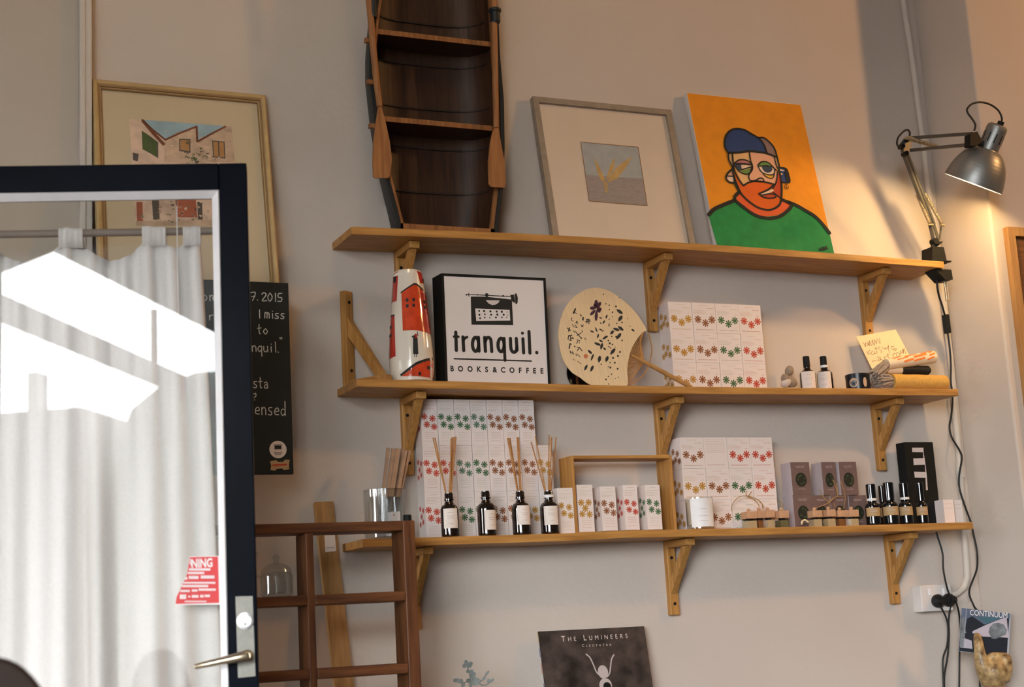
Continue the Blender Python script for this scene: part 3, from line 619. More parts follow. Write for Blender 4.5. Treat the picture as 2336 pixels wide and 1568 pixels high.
GL = {'7': [[(0, 0), (.9, 0), (.35, 1)], [(.15, .5), (.8, .45)]], '.': [[(.1, .95), (.2, 1)]], '2': [[(0, .2), (.4, 0), (.85, .25), (.1, .95), (.95, .95)]], '0': [[(.5, 0), (.05, .5), (.45, 1), (.9, .5), (.5, 0)]], '1': [[(.4, 0), (.45, 1)]],
      '5': [[(.85, 0), (.2, .05), (.15, .45), (.8, .55), (.7, .95), (.05, .95)]], 'I': [[(.4, -.35), (.45, 1)]], 'm': [[(0, 1), (.05, .25), (.4, .3), (.45, 1)], [(.45, .5), (.6, .25), (.85, .35), (.9, 1)]], 'i': [[(.4, .3), (.45, 1)], [(.4, -.02), (.45, 0)]],
      's': [[(.8, .3), (.3, .3), (.25, .55), (.75, .75), (.6, 1), (.1, .95)]], 't': [[(.4, -.2), (.45, .9), (.7, .95)], [(.1, .3), (.8, .25)]], 'o': [[(.5, .3), (.1, .65), (.5, 1), (.85, .65), (.5, .3)]], 'n': [[(.1, .3), (.15, 1)], [(.15, .5), (.5, .28), (.8, .5), (.85, 1)]],
      'q': [[(.8, .4), (.4, .3), (.1, .65), (.4, 1), (.8, .75)], [(.8, .3), (.85, 1.6)]], 'u': [[(.1, .3), (.15, .85), (.5, 1), (.8, .8)], [(.82, .3), (.9, 1)]], 'l': [[(.4, -.3), (.5, 1)]], 'a': [[(.15, .4), (.6, .3), (.8, .55), (.85, 1)], [(.8, .6), (.3, .65), (.2, .95), (.6, 1), (.82, .75)]],
      'e': [[(.1, .65), (.85, .6), (.6, .3), (.15, .5), (.2, .9), (.85, .95)]], 'd': [[(.75, .45), (.3, .4), (.1, .75), (.4, 1), (.8, .8)], [(.8, -.35), (.85, 1)]], 'r': [[(.2, .35), (.25, 1)], [(.25, .55), (.5, .32), (.8, .35)]], '?': [[(.1, .1), (.6, .0), (.6, .45), (.2, .6)], [(.3, .95), (.35, 1)]], '"': [[(.2, 0), (.25, .2)], [(.6, 0), (.65, .2)]], ' ': []}
CHK = []
def chalk(s, px, py, w, h, gap=1.25):
    """letters of width w and height h px from the left of pixel (px, py = top)"""
    x = px; m = MB(); CHK.append(m)
    for ch in s:
        for st in GL[ch]:
            m.stroke(spline([pb.tr(x+a*w, py+b*h+(x-px)*.04, .0006) for a, b in st], 4), .0022, 'chalk', pb.n, 3)
        x += w*(gap if ch not in '.il1I ' else .8)
chalk('on', 461, 668, 13, 18); chalk('d', 484, 668, 13, 18); chalk('r', 475, 714, 14, 16)
chalk('7', 572, 668, 12, 18); chalk('.', 586, 668, 10, 17); chalk('2015', 597, 668, 12, 19, 1.1); chalk('I', 588, 712, 10, 14); chalk('miss', 604, 710, 11.5, 16, 1.12); chalk('to', 586, 744, 12, 18, 1.15)
chalk('nquil.', 574, 784, 12, 18, 1.1); chalk('"', 637, 770, 9, 18); chalk('sta', 577, 865, 11, 20, 1.1); chalk('?', 578, 898, 9, 15); chalk('ensed', 581, 922, 12.5, 24, 1.18)
for m in CHK: part(m, 'chalk_writing', r)
m = MB(); ca, cb = pb.uv(634, 1026); m.disc(pb.pt(ca, cb, .0008), .0205, 'paper', pb.e1, pb.e2, 28)
for k in (pb.pt(ca, cb-.004, .0012),): m.box(k-pb.e1*.008-pb.e2*.005, pb.e1*.016, pb.e2*.008, pb.n*.0003, 'ink'); m.box(k-pb.e1*.010-pb.e2*.0075, pb.e1*.020, pb.e2*.0012, pb.n*.0003, 'ink')
m.box(pb.pt(ca-.010, cb+.007, .0010), pb.e1*.020, pb.e2*.0016, pb.n*.0003, 'ink'); m.box(pb.pt(ca-.007, cb+.011, .0010), pb.e1*.014, pb.e2*.0012, pb.n*.0003, 'ink')
part(m, 'sticker', r, 'round white sticker with a small black typewriter')
m = MB(); q = [(616, 1053), (630, 1050), (634, 1054), (646, 1054), (650, 1049), (661, 1049), (659, 1060), (660, 1071), (648, 1073), (644, 1069), (632, 1070), (628, 1074), (617, 1073), (619, 1063)]
m.prism([pb.tr(x, y, .001) for x, y in q], -pb.n*.0008, 'kraft')
m.stroke([pb.tr(x, y, .0013) for x, y in [(623, 1062), (653, 1060)]], .004, 'f_red', pb.n); part(m, 'ticket_sticker', r, 'orange ticket-shaped sticker')
# ------------------------------------------------------------------ open glass door in the left foreground
AD = R_(16.2); UD = V((math.cos(AD), -math.sin(AD), 0)); OD = CAM + ray(562, 371.5)*2.9
pd = Pl(OD, UD, -Z_)                           # a runs to the right (0 at the free edge), b down, n to the room
DW, DH = .92, OD[2]-.012
bo, bi = .0520, .0672                          # bead outer and inner edge
door = thing('door_1', None, None, pd.pt(-DW/2, DH)); door['kind'] = 'structure'
f = MB(); T = .042
def db(a0, b0, a1, b1, c0, c1, mt, mb): return mb.box(pd.pt(a0, b0, c0), pd.pt(a1, b0, c0)-pd.pt(a0, b0, c0), pd.pt(a0, b1, c0)-pd.pt(a0, b0, c0), pd.n*(c1-c0), mt)
part(db(-bo, 0, 0, DH, 0, -T, 'door_paint', MB()), 'stile', door, bevel=.002); part(db(-DW, 0, -DW+bo, DH, 0, -T, 'door_paint', MB()), 'stile', door, bevel=.002)
part(db(-DW+bo, 0, -bo, bo, 0, -T, 'door_paint', MB()), 'top_rail', door, bevel=.002); part(db(-DW+bo, DH-.20, -bo, DH, 0, -T, 'door_paint', MB()), 'bottom_rail', door, bevel=.002)
g = MB(); rect = (-DW+bo, bo, -bo, DH-.20)
g.ring(pd, rect, [(0, -.002), (.002, .001), (bi-bo-.001, -.0115), (bi-bo-.001, -.015), (0, -.015)], 'white_paint'); part(g, 'glazing_bead', door, 'white bead round the glass')
g = MB(); g.ring(pd, (rect[0]+.0112, rect[1]+.0112, rect[2]-.0112, rect[3]-.0112), [(0, -.0155), (.0024, -.0155), (.0024, -.019), (0, -.019)], 'black'); part(g, 'gasket', door)
part(db(-DW+bo+.008, bo+.008, -bo-.008, DH-.208, -.018, -.022, 'pane', MB()), 'pane', door)
# lock plate, cylinder and lever
D5 = crop(380, 1250, 4.93)
hd = [pd.tr(x, y, .0) for x, y in D5((775, 550), (968, 545), (1000, 1445), (805, 1465))]
part(MB().prism([p+pd.n*.0035 for p in hd], -pd.n*.0045, 'steel'), 'lock_plate', door, bevel=.001)
c = pd.tr(*D5((885, 825))[0], .0035); k = MB().lathe([(.0150, 0), (.0150, .004), (.0118, .0045), (.0118, .006), (.0110, .007), (0, .007)], c, 'chrome', axis=pd.n, n=24)
k.box(c+pd.n*.0071-pd.e1*.0012+pd.e2*.003, pd.e1*.0024, pd.e2*.005, pd.n*.0004, 'black'); part(k, 'lock_cylinder', door)
c = pd.tr(*D5((905, 1215))[0], .003); lv = MB().lathe([(.0105, 0), (.0105, .006), (.008, .010), (.0075, .038)], c, 'brass_dull', axis=pd.n, n=18)
e0 = c+pd.n*.034; e1_ = pd.tr(*D5((310, 1340))[0], .038)
lv.tube([e0+(e0-e1_)*.05, e0, e0*.8+e1_*.2, e0*.5+e1_*.5, e1_*.97+e0*.03, e1_], [.008, .0098, .0086, .0066, .0052, .003], 'brass_dull', 14)
part(lv, 'lever_handle', door)
# red notice on the glass (its left edge is cut along a curve)
ns = thing('warning_sign', 'red warning sticker with white print on the door glass above the handle', 'sign', pd.tr(496, 1383, -.024))
cut = [(258, 100), (245, 190), (225, 300), (190, 380), (150, 470), (110, 550), (97, 645)]
out = [(592, 92), (612, 640)]
m = MB(); ol = cut+[out[1], out[0]]
m.prism([pd.tr(x, y, -.0168) for x, y in D5(*ol)], -pd.n*.001, 'white_ink')
m.poly([pd.tr(x, y, -.0165) for x, y in D5((262, 106), (578, 100), (592, 622), (100, 634), (112, 552), (152, 472), (192, 382), (228, 300), (248, 190))], 'red_sign'); part(m, 'sheet', ns)
m = MB(); 
def dpt(x, y): return pd.uv(*D5((x, y))[0])
a0, b0 = dpt(514, 208); # only the part of the word right of the cut shows: RNING
text(m, 'NING', pd, a0, b0, .0215, 'white_ink', -.0163, .03, 'RIGHT', .70)
for q_ in ([(262, 130), (280, 132), (288, 145), (286, 162), (272, 172), (258, 172), (260, 160), (272, 158), (274, 146), (262, 144)], [(262, 172), (276, 172), (292, 208), (278, 209)]): m.poly([pd.tr(x, y, -.0163) for x, y in D5(*q_)], 'white_ink')
for x0_, x1_, y, h in ((252, 494, 245, 26), (240, 425, 285, 24), (205, 235, 345, 30), (250, 362, 335, 34), (385, 540, 330, 34), (190, 550, 395, 20), (175, 470, 432, 24), (155, 262, 487, 24), (285, 350, 482, 24), (362, 556, 472, 24), (150, 222, 552, 50), (245, 270, 550, 16), (285, 360, 548, 30), (378, 420, 545, 28), (430, 490, 542, 26), (205, 450, 605, 14)):
    n = max(1, int((x1_-x0_)/15))
    for i in range(n):
        xa, xb = x0_+(x1_-x0_)*i/n, x0_+(x1_-x0_)*(i+.82)/n
        m.poly([pd.tr(u, v, -.0163) for u, v in D5((xa, y-h/2), (xb, y-h/2), (xb, y+h/2), (xa, y+h/2))], 'white_ink')
part(m, 'print', ns)
# curtain on its rod behind the glass
cc = -.072
rodp = [pd.tr(-60, 536, cc), pd.tr(497, 527, cc)]
solo(MB().tube(rodp, .0075, 'rod_wood', 12), 'curtain_rod', 'thin brown curtain rod running behind the top of the door glass', 'rod')
cur = thing('curtain', 'off-white tab-top linen curtain hanging behind the glass of the door', 'curtain', pd.pt(-.3, DH-.35, cc))
uvc = lambda x, y: ((pd.tr(x, y, cc)-pd.o) @ pd.e1, (pd.tr(x, y, cc)-pd.o) @ pd.e2)
aR0, bT = uvc(457, 566)
NA, NB = 150, 44
aL = -DW+.09
tabs = [(-.78, -.72), (uvc(-70, 540)[0], uvc(-15, 540)[0]), (uvc(135, 540)[0], uvc(190, 540)[0]), (uvc(325, 540)[0], uvc(379, 540)[0]), (uvc(418, 540)[0], uvc(458, 540)[0])]
b_tab = uvc(300, 519)[1]; b_low = uvc(300, 572)[1]
def fold(a, t): return .013*math.sin(a*62+1.7*math.sin(a*23+.6)+.5*t)*(.3+.7*min(1, t*2.2))+.005*math.sin(a*131+2+t*1.5)+.0035*math.sin(a*290+t)*max(0, 1-t*3.2)
cl = MB(); vs = []
for j in range(NB+1):
    t = j/NB
    for i in range(NA+1):
        s = i/NA; a_top = aL+(aR0-aL)*s
        a = a_top+.040*t**.8*max(0, (s-.55)/.45)
        sag = 0
        for k in range(len(tabs)-1):
            l, r_ = tabs[k][1], tabs[k+1][0]
            if l < a_top < r_: 
                u = (a_top-l)/(r_-l); sag = .030*4*u*(1-u)*min(1, (r_-l)/.10)
        b0 = b_low-.012+sag; b = b0+(DH-.34-b0)*t
        vs.append(pd.pt(a, b, cc+fold(a_top, t)))
cl.add(vs, [[j*(NA+1)+i, j*(NA+1)+i+1, (j+1)*(NA+1)+i+1, (j+1)*(NA+1)+i] for j in range(NB) for i in range(NA)], 'linen', True)
o = part(cl, 'panel', cur); sm = o.modifiers.new('cloth', 'SOLIDIFY'); sm.thickness = .0012
for l, r_ in tabs:
    tb = MB(); n = 14; vs = []; ra_, rz_ = uvc(-60, 536), uvc(497, 527); rb_ = ra_[1]+(rz_[1]-ra_[1])*((l+r_)/2-ra_[0])/(rz_[0]-ra_[0])
    prof = [(b_low-.006, .006)]+[(rb_-.0105*math.sin(k*math.pi/6), .0105*math.cos(k*math.pi/6)) for k in range(7)]+[(b_low-.006, -.006)]
    for b, c in prof:
        for i in range(n+1):
            a = l+(r_-l)*i/n; vs.append(pd.pt(a, b, cc+c+(fold(a, 0)*.5 if abs(c) < .007 else .0012*math.sin(i*1.9))))
    tb.add(vs, [[j*(n+1)+i, j*(n+1)+i+1, (j+1)*(n+1)+i+1, (j+1)*(n+1)+i] for j in range(len(prof)-1) for i in range(n)], 'linen', True)
    o = part(tb, 'tab', cur); sm = o.modifiers.new('cloth', 'SOLIDIFY'); sm.thickness = .001
ck = [pd.tr(403, 440, -.05), pd.tr(405, 600, -.05), pd.tr(408, 728, -.05)]  # cord added behind the glass to stand in for a reflected line
r = thing('mirrored_cord', 'thin white cord behind the upper door glass, in place of a mirrored cord', 'cord', ck[-1]); part(MB().tube(ck, .0011, 'milk_white', 6), 'cord', r); part(MB().lathe([(.001, 0), (.004, .003), (.003, .014), (.001, .018)], ck[-1]-Z_*.016, 'milk_white', n=12), 'tassel', r)
# rounded chair back in the bottom left corner, nearer than the door
cb = at(22, 1505, -1.75); zc_ = cb[2]
r = thing('chair', 'dark round-backed chair just showing in the bottom left corner', 'chair', (cb[0]-.10, cb[1], 0))
m = MB(); pr = []
bx_ = cb[0]-.022
out_ = [(bx_+.075*math.cos(t), cb[1], zc_-.116+.12*math.sin(t)) for t in [math.pi*k/24 for k in range(25)]]
m.prism([p for p in out_]+[(bx_-.085, cb[1], .55), (bx_+.085, cb[1], .55)], (0, -.025, 0), 'boat_rib'); part(m, 'backrest', r, bevel=.006)
part(MB().bx((bx_-.20, cb[1]-.42, .44), (bx_+.20, cb[1], .48), 'boat_rib'), 'seat', r, bevel=.01)
for dx in (-.17, .17):
    for dy in (-.39, -.03): part(MB().tube([(bx_+dx, cb[1]+dy, .0), (bx_+dx*.95, cb[1]+dy, .44)], [.014, .02], 'boat_rib'), 'leg', r)
for dx in (-.06, .06): part(MB().tube([(bx_+dx, cb[1]-.012, .475), (bx_+dx, cb[1]-.012, .57)], .016, 'boat_rib'), 'back_post', r)
# ------------------------------------------------------------------ desk lamp clamped to the right end of the top shelf
CL = crop(2030, 220, 7.839); CLL = crop(2030, 400, 6.03)
def L1(x, y, d): return at(*CL((x, y))[0], -d)
def L2(x, y, d): return at(*CLL((x, y))[0], -d)
xb = at(2131, 590, -.125)[0]; zs_ = ZT(xb)
lamp = thing('desk_lamp', 'grey metal spring-arm desk lamp clamped to the right end of the top shelf', 'lamp', (xb, -.125, zs_))
m = MB(); w = .030
c0 = V((xb, -.120, zs_+.0008))
m.bx((xb-.036, -.158, zs_+.0006), (xb+.036, -.085, zs_+.005), 'black')
m.prism([c0+V((-.0265, -.028, .004)), c0+V((.0265, -.028, .004)), c0+V((.021, -.028, .047)), c0+V((-.021, -.028, .047))], (0, .05, 0), 'black')
part(m, 'clamp_top', lamp, bevel=.002)
m = MB(); zb_ = zs_-ST-.001
m.prism([V((xb-.022, -.150, zb_)), V((xb+.038, -.150, zb_)), V((xb+.040, -.150, zb_-.030)), V((xb+.012, -.150, zb_-.032))], (0, .05, 0), 'black')
part(m, 'clamp_jaw', lamp, bevel=.002)
m = MB(); m.tube([(xb+.024, -.130, zb_-.03), (xb+.026, -.130, zb_-.088)], .0032, 'spring', 8); m.tube([(xb+.033, -.130, zb_-.03), (xb+.034, -.130, zb_-.088)], .0018, 'spring', 8)
m.bar((xb+.022, -.130, zb_-.088), (xb+.038, -.130, zb_-.088), .004, .003, 'spring'); part(m, 'clamp_screw', lamp)
m = MB(); pb0 = L2(610, 915, .125)
m.tube([(xb, -.120, zs_+.046), L2(600, 960, .125), pb0], [.008, .006, .0075], 'black', 10); m.lathe([(.006, -.010), (.010, -.010), (.010, .010), (.006, .010)], pb0, 'black', axis=Y_, n=14)
m.prism([L2(640, 925, .120), L2(695, 930, .120), L2(620, 990, .120)], (0, -.014, 0), 'black'); part(m, 'pivot', lamp)
# lower arm: two square tubes from the pivot up to the elbow
eA, eB = L1(200, 900, .19), L1(350, 930, .19)
lo1, lo2 = L2(580, 700, .135), L2(632, 700, .135)
part(MB().bar(L2(605, 905, .125), lo1*.0+L2(545, 640, .14), .010, .010, 'arm_grey').bar(L2(545, 640, .14), L1(225, 960, .185), .011, .011, 'arm_grey'), 'lower_arm', lamp, bevel=.001)
part(MB().bar(L2(672, 905, .125), L2(605, 680, .135), .011, .003, 'arm_grey', up=Y_).bar(L2(605, 680, .135), L1(300, 1010, .182), .010, .010, 'arm_grey'), 'lower_arm', lamp, bevel=.001)
part(MB().bar(L2(680, 900, .125), L2(708, 690, .135), .004, .003, 'arm_grey', up=Y_), 'stay', lamp)
def spring(a, b, r, n=26):
    a, b = V(a), V(b); d = b-a; t = nrm(d); u = nrm(np.cross(t, Y_)); v = np.cross(t, u)
    P = [a+d*(i/(n*6))+r*(u*math.cos(i*math.pi/3)+v*math.sin(i*math.pi/3)) for i in range(n*6+1)]
    return MB().tube(P, r*.42, 'spring', 5)
part(spring(L2(372, 262, .15), L2(545, 660, .148), .0042), 'spring', lamp); part(spring(L2(478, 250, .15), L2(712, 665, .15), .0042), 'spring', lamp)
part(MB().tube([L2(530, 680, .15), L2(592, 680, .15)], .0035, 'spring', 8).tube([L2(704, 680, .15), L2(752, 695, .15)], .0035, 'spring', 8), 'spring_pin', lamp)
# elbow plate
m = MB(); m.prism([L1(160, 880, .192), L1(270, 740, .192), L1(370, 745, .192), L1(385, 880, .192), L1(350, 1010, .192), L1(250, 1060, .192)], (0, .003, 0), 'arm_grey')
for x, y in ((250, 880), (310, 1010), (340, 760)): m.lathe([(.006, 0), (.007, .004), (.007, .018), (.006, .022)], L1(x, y, .204), 'black', axis=Y_, n=12)
part(m, 'elbow', lamp)
# upper arm
hd1, hd2 = L1(1500, 665, .42), L1(1500, 855, .42)
part(MB().bar(L1(350, 745, .198), hd1, .009, .009, 'arm_grey'), 'upper_arm', lamp, bevel=.001)
part(MB().bar(L1(370, 965, .198), hd2, .009, .009, 'arm_grey'), 'upper_arm', lamp, bevel=.001)
part(spring(L1(270, 745, .20), L1(850, 905, .26), .0040), 'spring', lamp); part(spring(L1(330, 730, .212), L1(840, 885, .268), .0036), 'spring', lamp)
m = MB(); m.prism([L1(1440, 660, .445), L1(1560, 625, .445), L1(1660, 800, .445), L1(1560, 880, .445), L1(1440, 880, .445)], (0, .026, 0), 'black')
m.tube([L1(1560, 830, .43), L1(1680, 850, .44)], .008, 'black', 10); part(m, 'head_joint', lamp, bevel=.002)
# socket housing and shade: axis seen in the photo from the cap down to the mouth
YH = .45
top, neck, mouth = L1(1945, 500, YH), L1(1775, 950, YH), at(2220.5, 418.5, -YH)
vw = nrm(mouth-CAM); ax = mouth-top; ax = nrm(ax-vw*(ax @ vw)); side = nrm(np.cross(ax, vw)); ax = nrm(ax-.014*vw)
hl = (neck-top) @ ax; tot = (mouth-top) @ ax
rs = .0838; rc_ = .0290
m = MB(); prof = [(.004, .0), (rc_*.72, .001), (rc_*.94, .006), (rc_, .014), (rc_, hl*.98), (rc_*1.04, hl), (rc_*1.04, hl+.004)]
m.lathe(prof, top, 'lamp_grey', axis=ax, n=40); hous = part(m, 'socket_housing', lamp)
m = MB()
uax = nrm(np.cross(ax, _f)); vax = np.cross(ax, uax)
for k in range(10):
    t = 2*math.pi*k/10+.3; dr = math.cos(t)*uax+math.sin(t)*vax; tg = np.cross(ax, dr)
    p = top+ax*hl*.36+dr*(rc_+.0003); m.box(p-tg*.0015, tg*.003, ax*hl*.36, dr*.0004, 'black')
part(m, 'vent_slots', hous)
m = MB(); z0 = hl; z1 = tot; pr = []
for k in range(13):
    u = k/12; pr.append((rc_*1.02+(rs-rc_*1.02)*math.sin(u*math.pi/2*.96)/math.sin(math.pi/2*.96)*(1), z0+(z1-z0)*(1-math.cos(u*math.pi/2))**.85 if k else z0))
pri = [(r-.0016, h+.0012) for r, h in pr[::-1]]; pri[0] = (pr[-1][0]-.0016, pr[-1][1])
m.lathe(pr, top, 'lamp_grey', axis=ax, n=56, cap=False); shd = part(m, 'shade', lamp)
m = MB().lathe(pri, top, 'lamp_in', axis=ax, n=56, cap=False); m.lathe([(pr[-1][0], pr[-1][1]), (pr[-1][0]-.0016, pr[-1][1])], top, 'lamp_in', axis=ax, n=56, cap=False); part(m, 'shade_lining', shd, 'white inside of the shade')
bp = top+ax*(hl+.042)
mat('bulb', (1, .8, .5), .4, emit=((1.0, .60, .24), 25))
m = MB().lathe([(.0, .030), (.012, .027), (.021, .016), (.024, .002), (.020, -.014), (.013, -.030), (.012, -.046)], bp, 'bulb', axis=ax, n=20); part(m, 'bulb', lamp)
l = bpy.data.lights.new('bulb_light', 'SPOT'); l.energy = 9.0; l.color = (1.0, .66, .30); l.shadow_soft_size = .022; l.spot_size = R_(165); l.spot_blend = .15
lo_ = bpy.data.objects.new('bulb_light', l); COL.objects.link(lo_); lo_.location = tuple(bp+ax*.034); lo_.rotation_euler = Vector(ax).to_track_quat('-Z', 'Y').to_euler()
# cords
ct = top-ax*.002
m = MB().lathe([(.009, -.008), (.009, .004)], ct+side*.004, 'black', axis=ax, n=12); part(m, 'cord_grip', hous)
cp = [L1(x, y, YH-.01) for x, y in ((1985, 480), (2005, 400), (1960, 280), (1870, 190), (1740, 125), (1600, 105), (1470, 135), (1385, 220), (1395, 300), (1470, 400), (1530, 510), (1510, 610))]
part(MB().tube(spline(cp, 5), .0029, 'rubber', 8), 'cord', lamp)
cp = [L1(x, y, .21) for x, y in ((350, 720), (358, 650), (320, 600), (250, 625), (160, 720), (130, 800), (135, 870), (180, 910))]
part(MB().tube(spline(cp, 5), .0029, 'rubber', 8), 'cord', lamp)
pts = [((2138, 628), .12), ((2138, 652), .12), ((2142, 675), .11), ((2150, 700), .09), ((2156, 722), .07)]
part(MB().tube(spline([at(a, b, -y) for (a, b), y in pts], 5), .0030, 'rubber', 8), 'cord', lamp)
pts = [((2161, 755), .055), ((2166, 790), .05), ((2169, 830), .045), ((2169, 870), .045), ((2172, 893), .045), ((2173, 915), .045), ((2170, 950), .045), ((2166, 975), .045), ((2172, 1000), .045), ((2190, 1030), .045), ((2194, 1048), .045), ((2188, 1085), .045), ((2189, 1115), .045), ((2203, 1160), .045), ((2214, 1190), .045), ((2221, 1220), .05), ((2229, 1262), .05), ((2228, 1300), .06), ((2213, 1340), .06), ((2212, 1360), .065), ((2222, 1384), .075), ((2235, 1420), .065), ((2235, 1600), .05)]
part(MB().tube(spline([at(a, b, -y) for (a, b), y in pts], 5), .0028, 'rubber', 8), 'cord', lamp)
m = MB(); a_, b_ = at(2156.5, 718, -.068), at(2162, 761, -.056); m.bar(a_, b_, .021, .013, 'rubber', up=Y_); part(m, 'inline_switch', lamp, bevel=.003)
# ------------------------------------------------------------------ things on the middle shelf
# painted vase
yc = -.102
CV = crop(740, 500, 3.564)
rows = [(622, 903, 964), (630, 899.5, 966.5), (680, 896, 973), (720, 893, 977), (760, 890, 982), (800, 887, 986), (830, 886, 987), (850, 887.5, 987), (862, 891, 986), (872, 894, 984)]
P_ = [(at((l+r_)/2, y, yc), (at(r_, y, yc)-at(l, y, yc))[0]*.5*1.0) for y, l, r_ in rows]
rad0 = [np.linalg.norm(at(r_, y, yc)-at(l, y, yc))/2*.955 for y, l, r_ in rows]
vx = float(np.mean([p[0][0] for p in P_])); vz0 = ZM(vx)+.0006
zr = [p[0][2] for p in P_]; zr[-1] = vz0
prof = sorted(zip(zr, rad0)); vtop = prof[-1][0]
vase = thing('painted_vase', 'glossy tapered vase painted with orange-red houses, left of the typewriter sign', 'vase', (vx, yc, vz0))
pf = [(.8*prof[0][1], 0)]+[(r_, z-vz0+(.003 if k == 0 else 0)) for k, (z, r_) in enumerate(prof)]
top_r = prof[-1][1]
m = MB().lathe(pf+[(top_r-.003, vtop-vz0+.002), (top_r-.005, vtop-vz0), (top_r-.006, vtop-vz0-.10)], (vx, yc, vz0), 'vase_white', n=48); part(m, 'body', vase)
vd = nrm(V((CAM[0]-vx, CAM[1]-yc, 0))); vs_ = np.cross(Z_, vd)
def vr(z): return float(np.interp(z, [q[0] for q in prof], [q[1] for q in prof]))
def vpt(x, y, off=.0004):
    pln = Pl((vx, yc, vz0), vs_, -Z_); p = pln.tr(*CV((x, y))[0]); z = p[2]; s_ = (p-pln.o) @ vs_; R = vr(z); s_ = max(-.995*R, min(.995*R, s_))
    q = vs_*s_+vd*math.sqrt(R*R-s_*s_); return V((vx, yc, z))+q*(1+off/R)
def vpatch(m, topl, botl, mt, n=10, off=.0004):
    """strip of paint between an upper and a lower line (crop pixels), bent round the vase"""
    def smp(l, t):
        x = l[0][0]+(l[-1][0]-l[0][0])*t; return x, float(np.interp(x, [q[0] for q in l], [q[1] for q in l]))
    A = [[vpt(*(V(smp(topl, i/n))*(1-k/5)+V(smp(botl, i/n))*k/5), off) for i in range(n+1)] for k in range(6)]
    for k in range(5):
        for i in range(n): m.poly([A[k][i], A[k][i+1], A[k+1][i+1], A[k+1][i]], mt)
HM = [MB() for _ in range(5)]                      # one part per painted house
vpatch(HM[0], [(628, 630), (740, 552), (836, 625)], [(640, 940), (740, 935), (864, 950)], 'vase_red'); vpatch(HM[0], [(622, 622), (740, 540), (842, 615)], [(622, 634), (740, 556), (842, 632)], 'ink', off=.0006)
vpatch(HM[0], [(772, 600), (836, 640)], [(790, 940), (864, 950)], 'vase_red2', 6, .0005)
vpatch(HM[1], [(562, 460), (603, 440)], [(540, 690), (590, 690)], 'vase_red2', 6); vpatch(HM[2], [(752, 440), (800, 450)], [(780, 545), (824, 520)], 'vase_red2', 6)
vpatch(HM[3], [(530, 800), (572, 805)], [(524, 1150), (582, 1140)], 'vase_red2', 6); vpatch(HM[3], [(530, 786), (574, 796)], [(530, 800), (574, 808)], 'ink', 4, .0006)
vpatch(HM[4], [(640, 1290), (760, 1205), (880, 1160)], [(640, 1305), (760, 1306), (880, 1306)], 'vase_red'); vpatch(HM[4], [(618, 1290), (745, 1195), (878, 1138)], [(628, 1306), (757, 1213), (882, 1160)], 'ink', 8, .0006)
for h, x, y in ((0, 675, 690), (0, 726, 686), (0, 676, 738), (0, 726, 732), (0, 812, 690), (0, 815, 735), (1, 574, 495), (1, 574, 520), (3, 540, 890), (3, 540, 960), (4, 775, 1285), (4, 845, 1230), (2, 808, 500)):
    vpatch(HM[h], [(x-10, y-13), (x+10, y-13)], [(x-10, y+13), (x+10, y+13)], 'ink', 4, .0008)
for m in HM: part(m, 'painted_house', vase)
m = MB()
vpatch(m, [(722, 1000), (742, 965), (758, 1000)], [(722, 1130), (742, 1132), (764, 1130)], 'ink', 6, .0006); vpatch(m, [(735, 965), (752, 965)], [(735, 1000), (752, 1000)], 'vase_red2', 4, .0009); vpatch(m, [(752, 945), (758, 945)], [(758, 985), (764, 985)], 'ink', 3, .0006)
vpatch(m, [(712, 985), (735, 975)], [(712, 998), (735, 990)], 'ink', 4, .0009)
for x in (735, 750): vpatch(m, [(x-3, 1130), (x+3, 1130)], [(x-3, 1155), (x+3, 1155)], 'ink', 2, .0006)
part(m, 'painted_figure', vase)
# typewriter sign
ps = lean((1006, 624), (1243.7, 636), (1255, 874.6), .100)
sa = ps.uv(1243.7, 636)[0]; sb = contact(ps, sa/2, ZM)
sg = thing('shop_sign', 'square black-framed shop sign with a typewriter and black lettering', 'sign', ps.pt(sa/2, sb))
dpt_ = .062; bw = .0065
part(MB().prism([ps.pt(0, 0), ps.pt(sa, 0), ps.pt(sa, sb), ps.pt(0, sb)], -ps.n*dpt_, 'black').ring(ps, (0, 0, sa, sb), [(0, 0), (0, .003), (bw, .003), (bw, 0)], 'black'), 'case', sg)
part(MB().poly([ps.pt(bw, bw, .0012), ps.pt(sa-bw, bw, .0012), ps.pt(sa-bw, sb-bw*.3, .0012), ps.pt(bw, sb-bw*.3, .0012)], 'sign_white').box(ps.pt(bw, bw, .0002), ps.e1*(sa-2*bw), ps.e2*(sb-bw*1.3), ps.n*.0008, 'sign_white'), 'face', sg)
CS = crop(1000, 640, 6.535)
m = MB(); hh = .0016
def SS(pts, w, smooth=True, mt='ink'):
    q = [ps.tr(x, y, hh) for x, y in CS(*pts)]; m.stroke(spline(q, 5) if smooth and len(q) > 2 else q, w/6.535*.00108, mt, ps.n, 8)
def SP(pts, mt='ink', c=None): m.poly([ps.tr(x, y, c or hh) for x, y in CS(*pts)], mt)
def SD_(x, y, r_, mt='ink', c=None): m.disc(ps.tr(*CS((x, y))[0], c or hh), r_/6.535*.00108, mt, ps.e1, ps.e2, 18)
wl = 55
SS([(260, 775), (268, 1042)], wl, False); SS([(233, 838), (300, 840)], 40, False)
SS([(367, 845), (378, 1045)], wl, False); SS([(372, 905), (395, 862), (428, 846)], 42)
SS([(555+46*math.cos(t), 953+102*math.sin(t)) for t in [k*math.pi/10 for k in range(21)]], wl); SS([(597, 850), (606, 1052)], wl, False)
SS([(691, 852), (702, 1055)], wl, False); SS([(698, 920), (715, 868), (750, 852), (780, 880), (788, 940), (796, 1058)], wl)
SS([(935+46*math.cos(t), 963+98*math.sin(t)) for t in [k*math.pi/10 for k in range(21)]], wl); SS([(980, 866), (993, 1190)], wl-4, False)
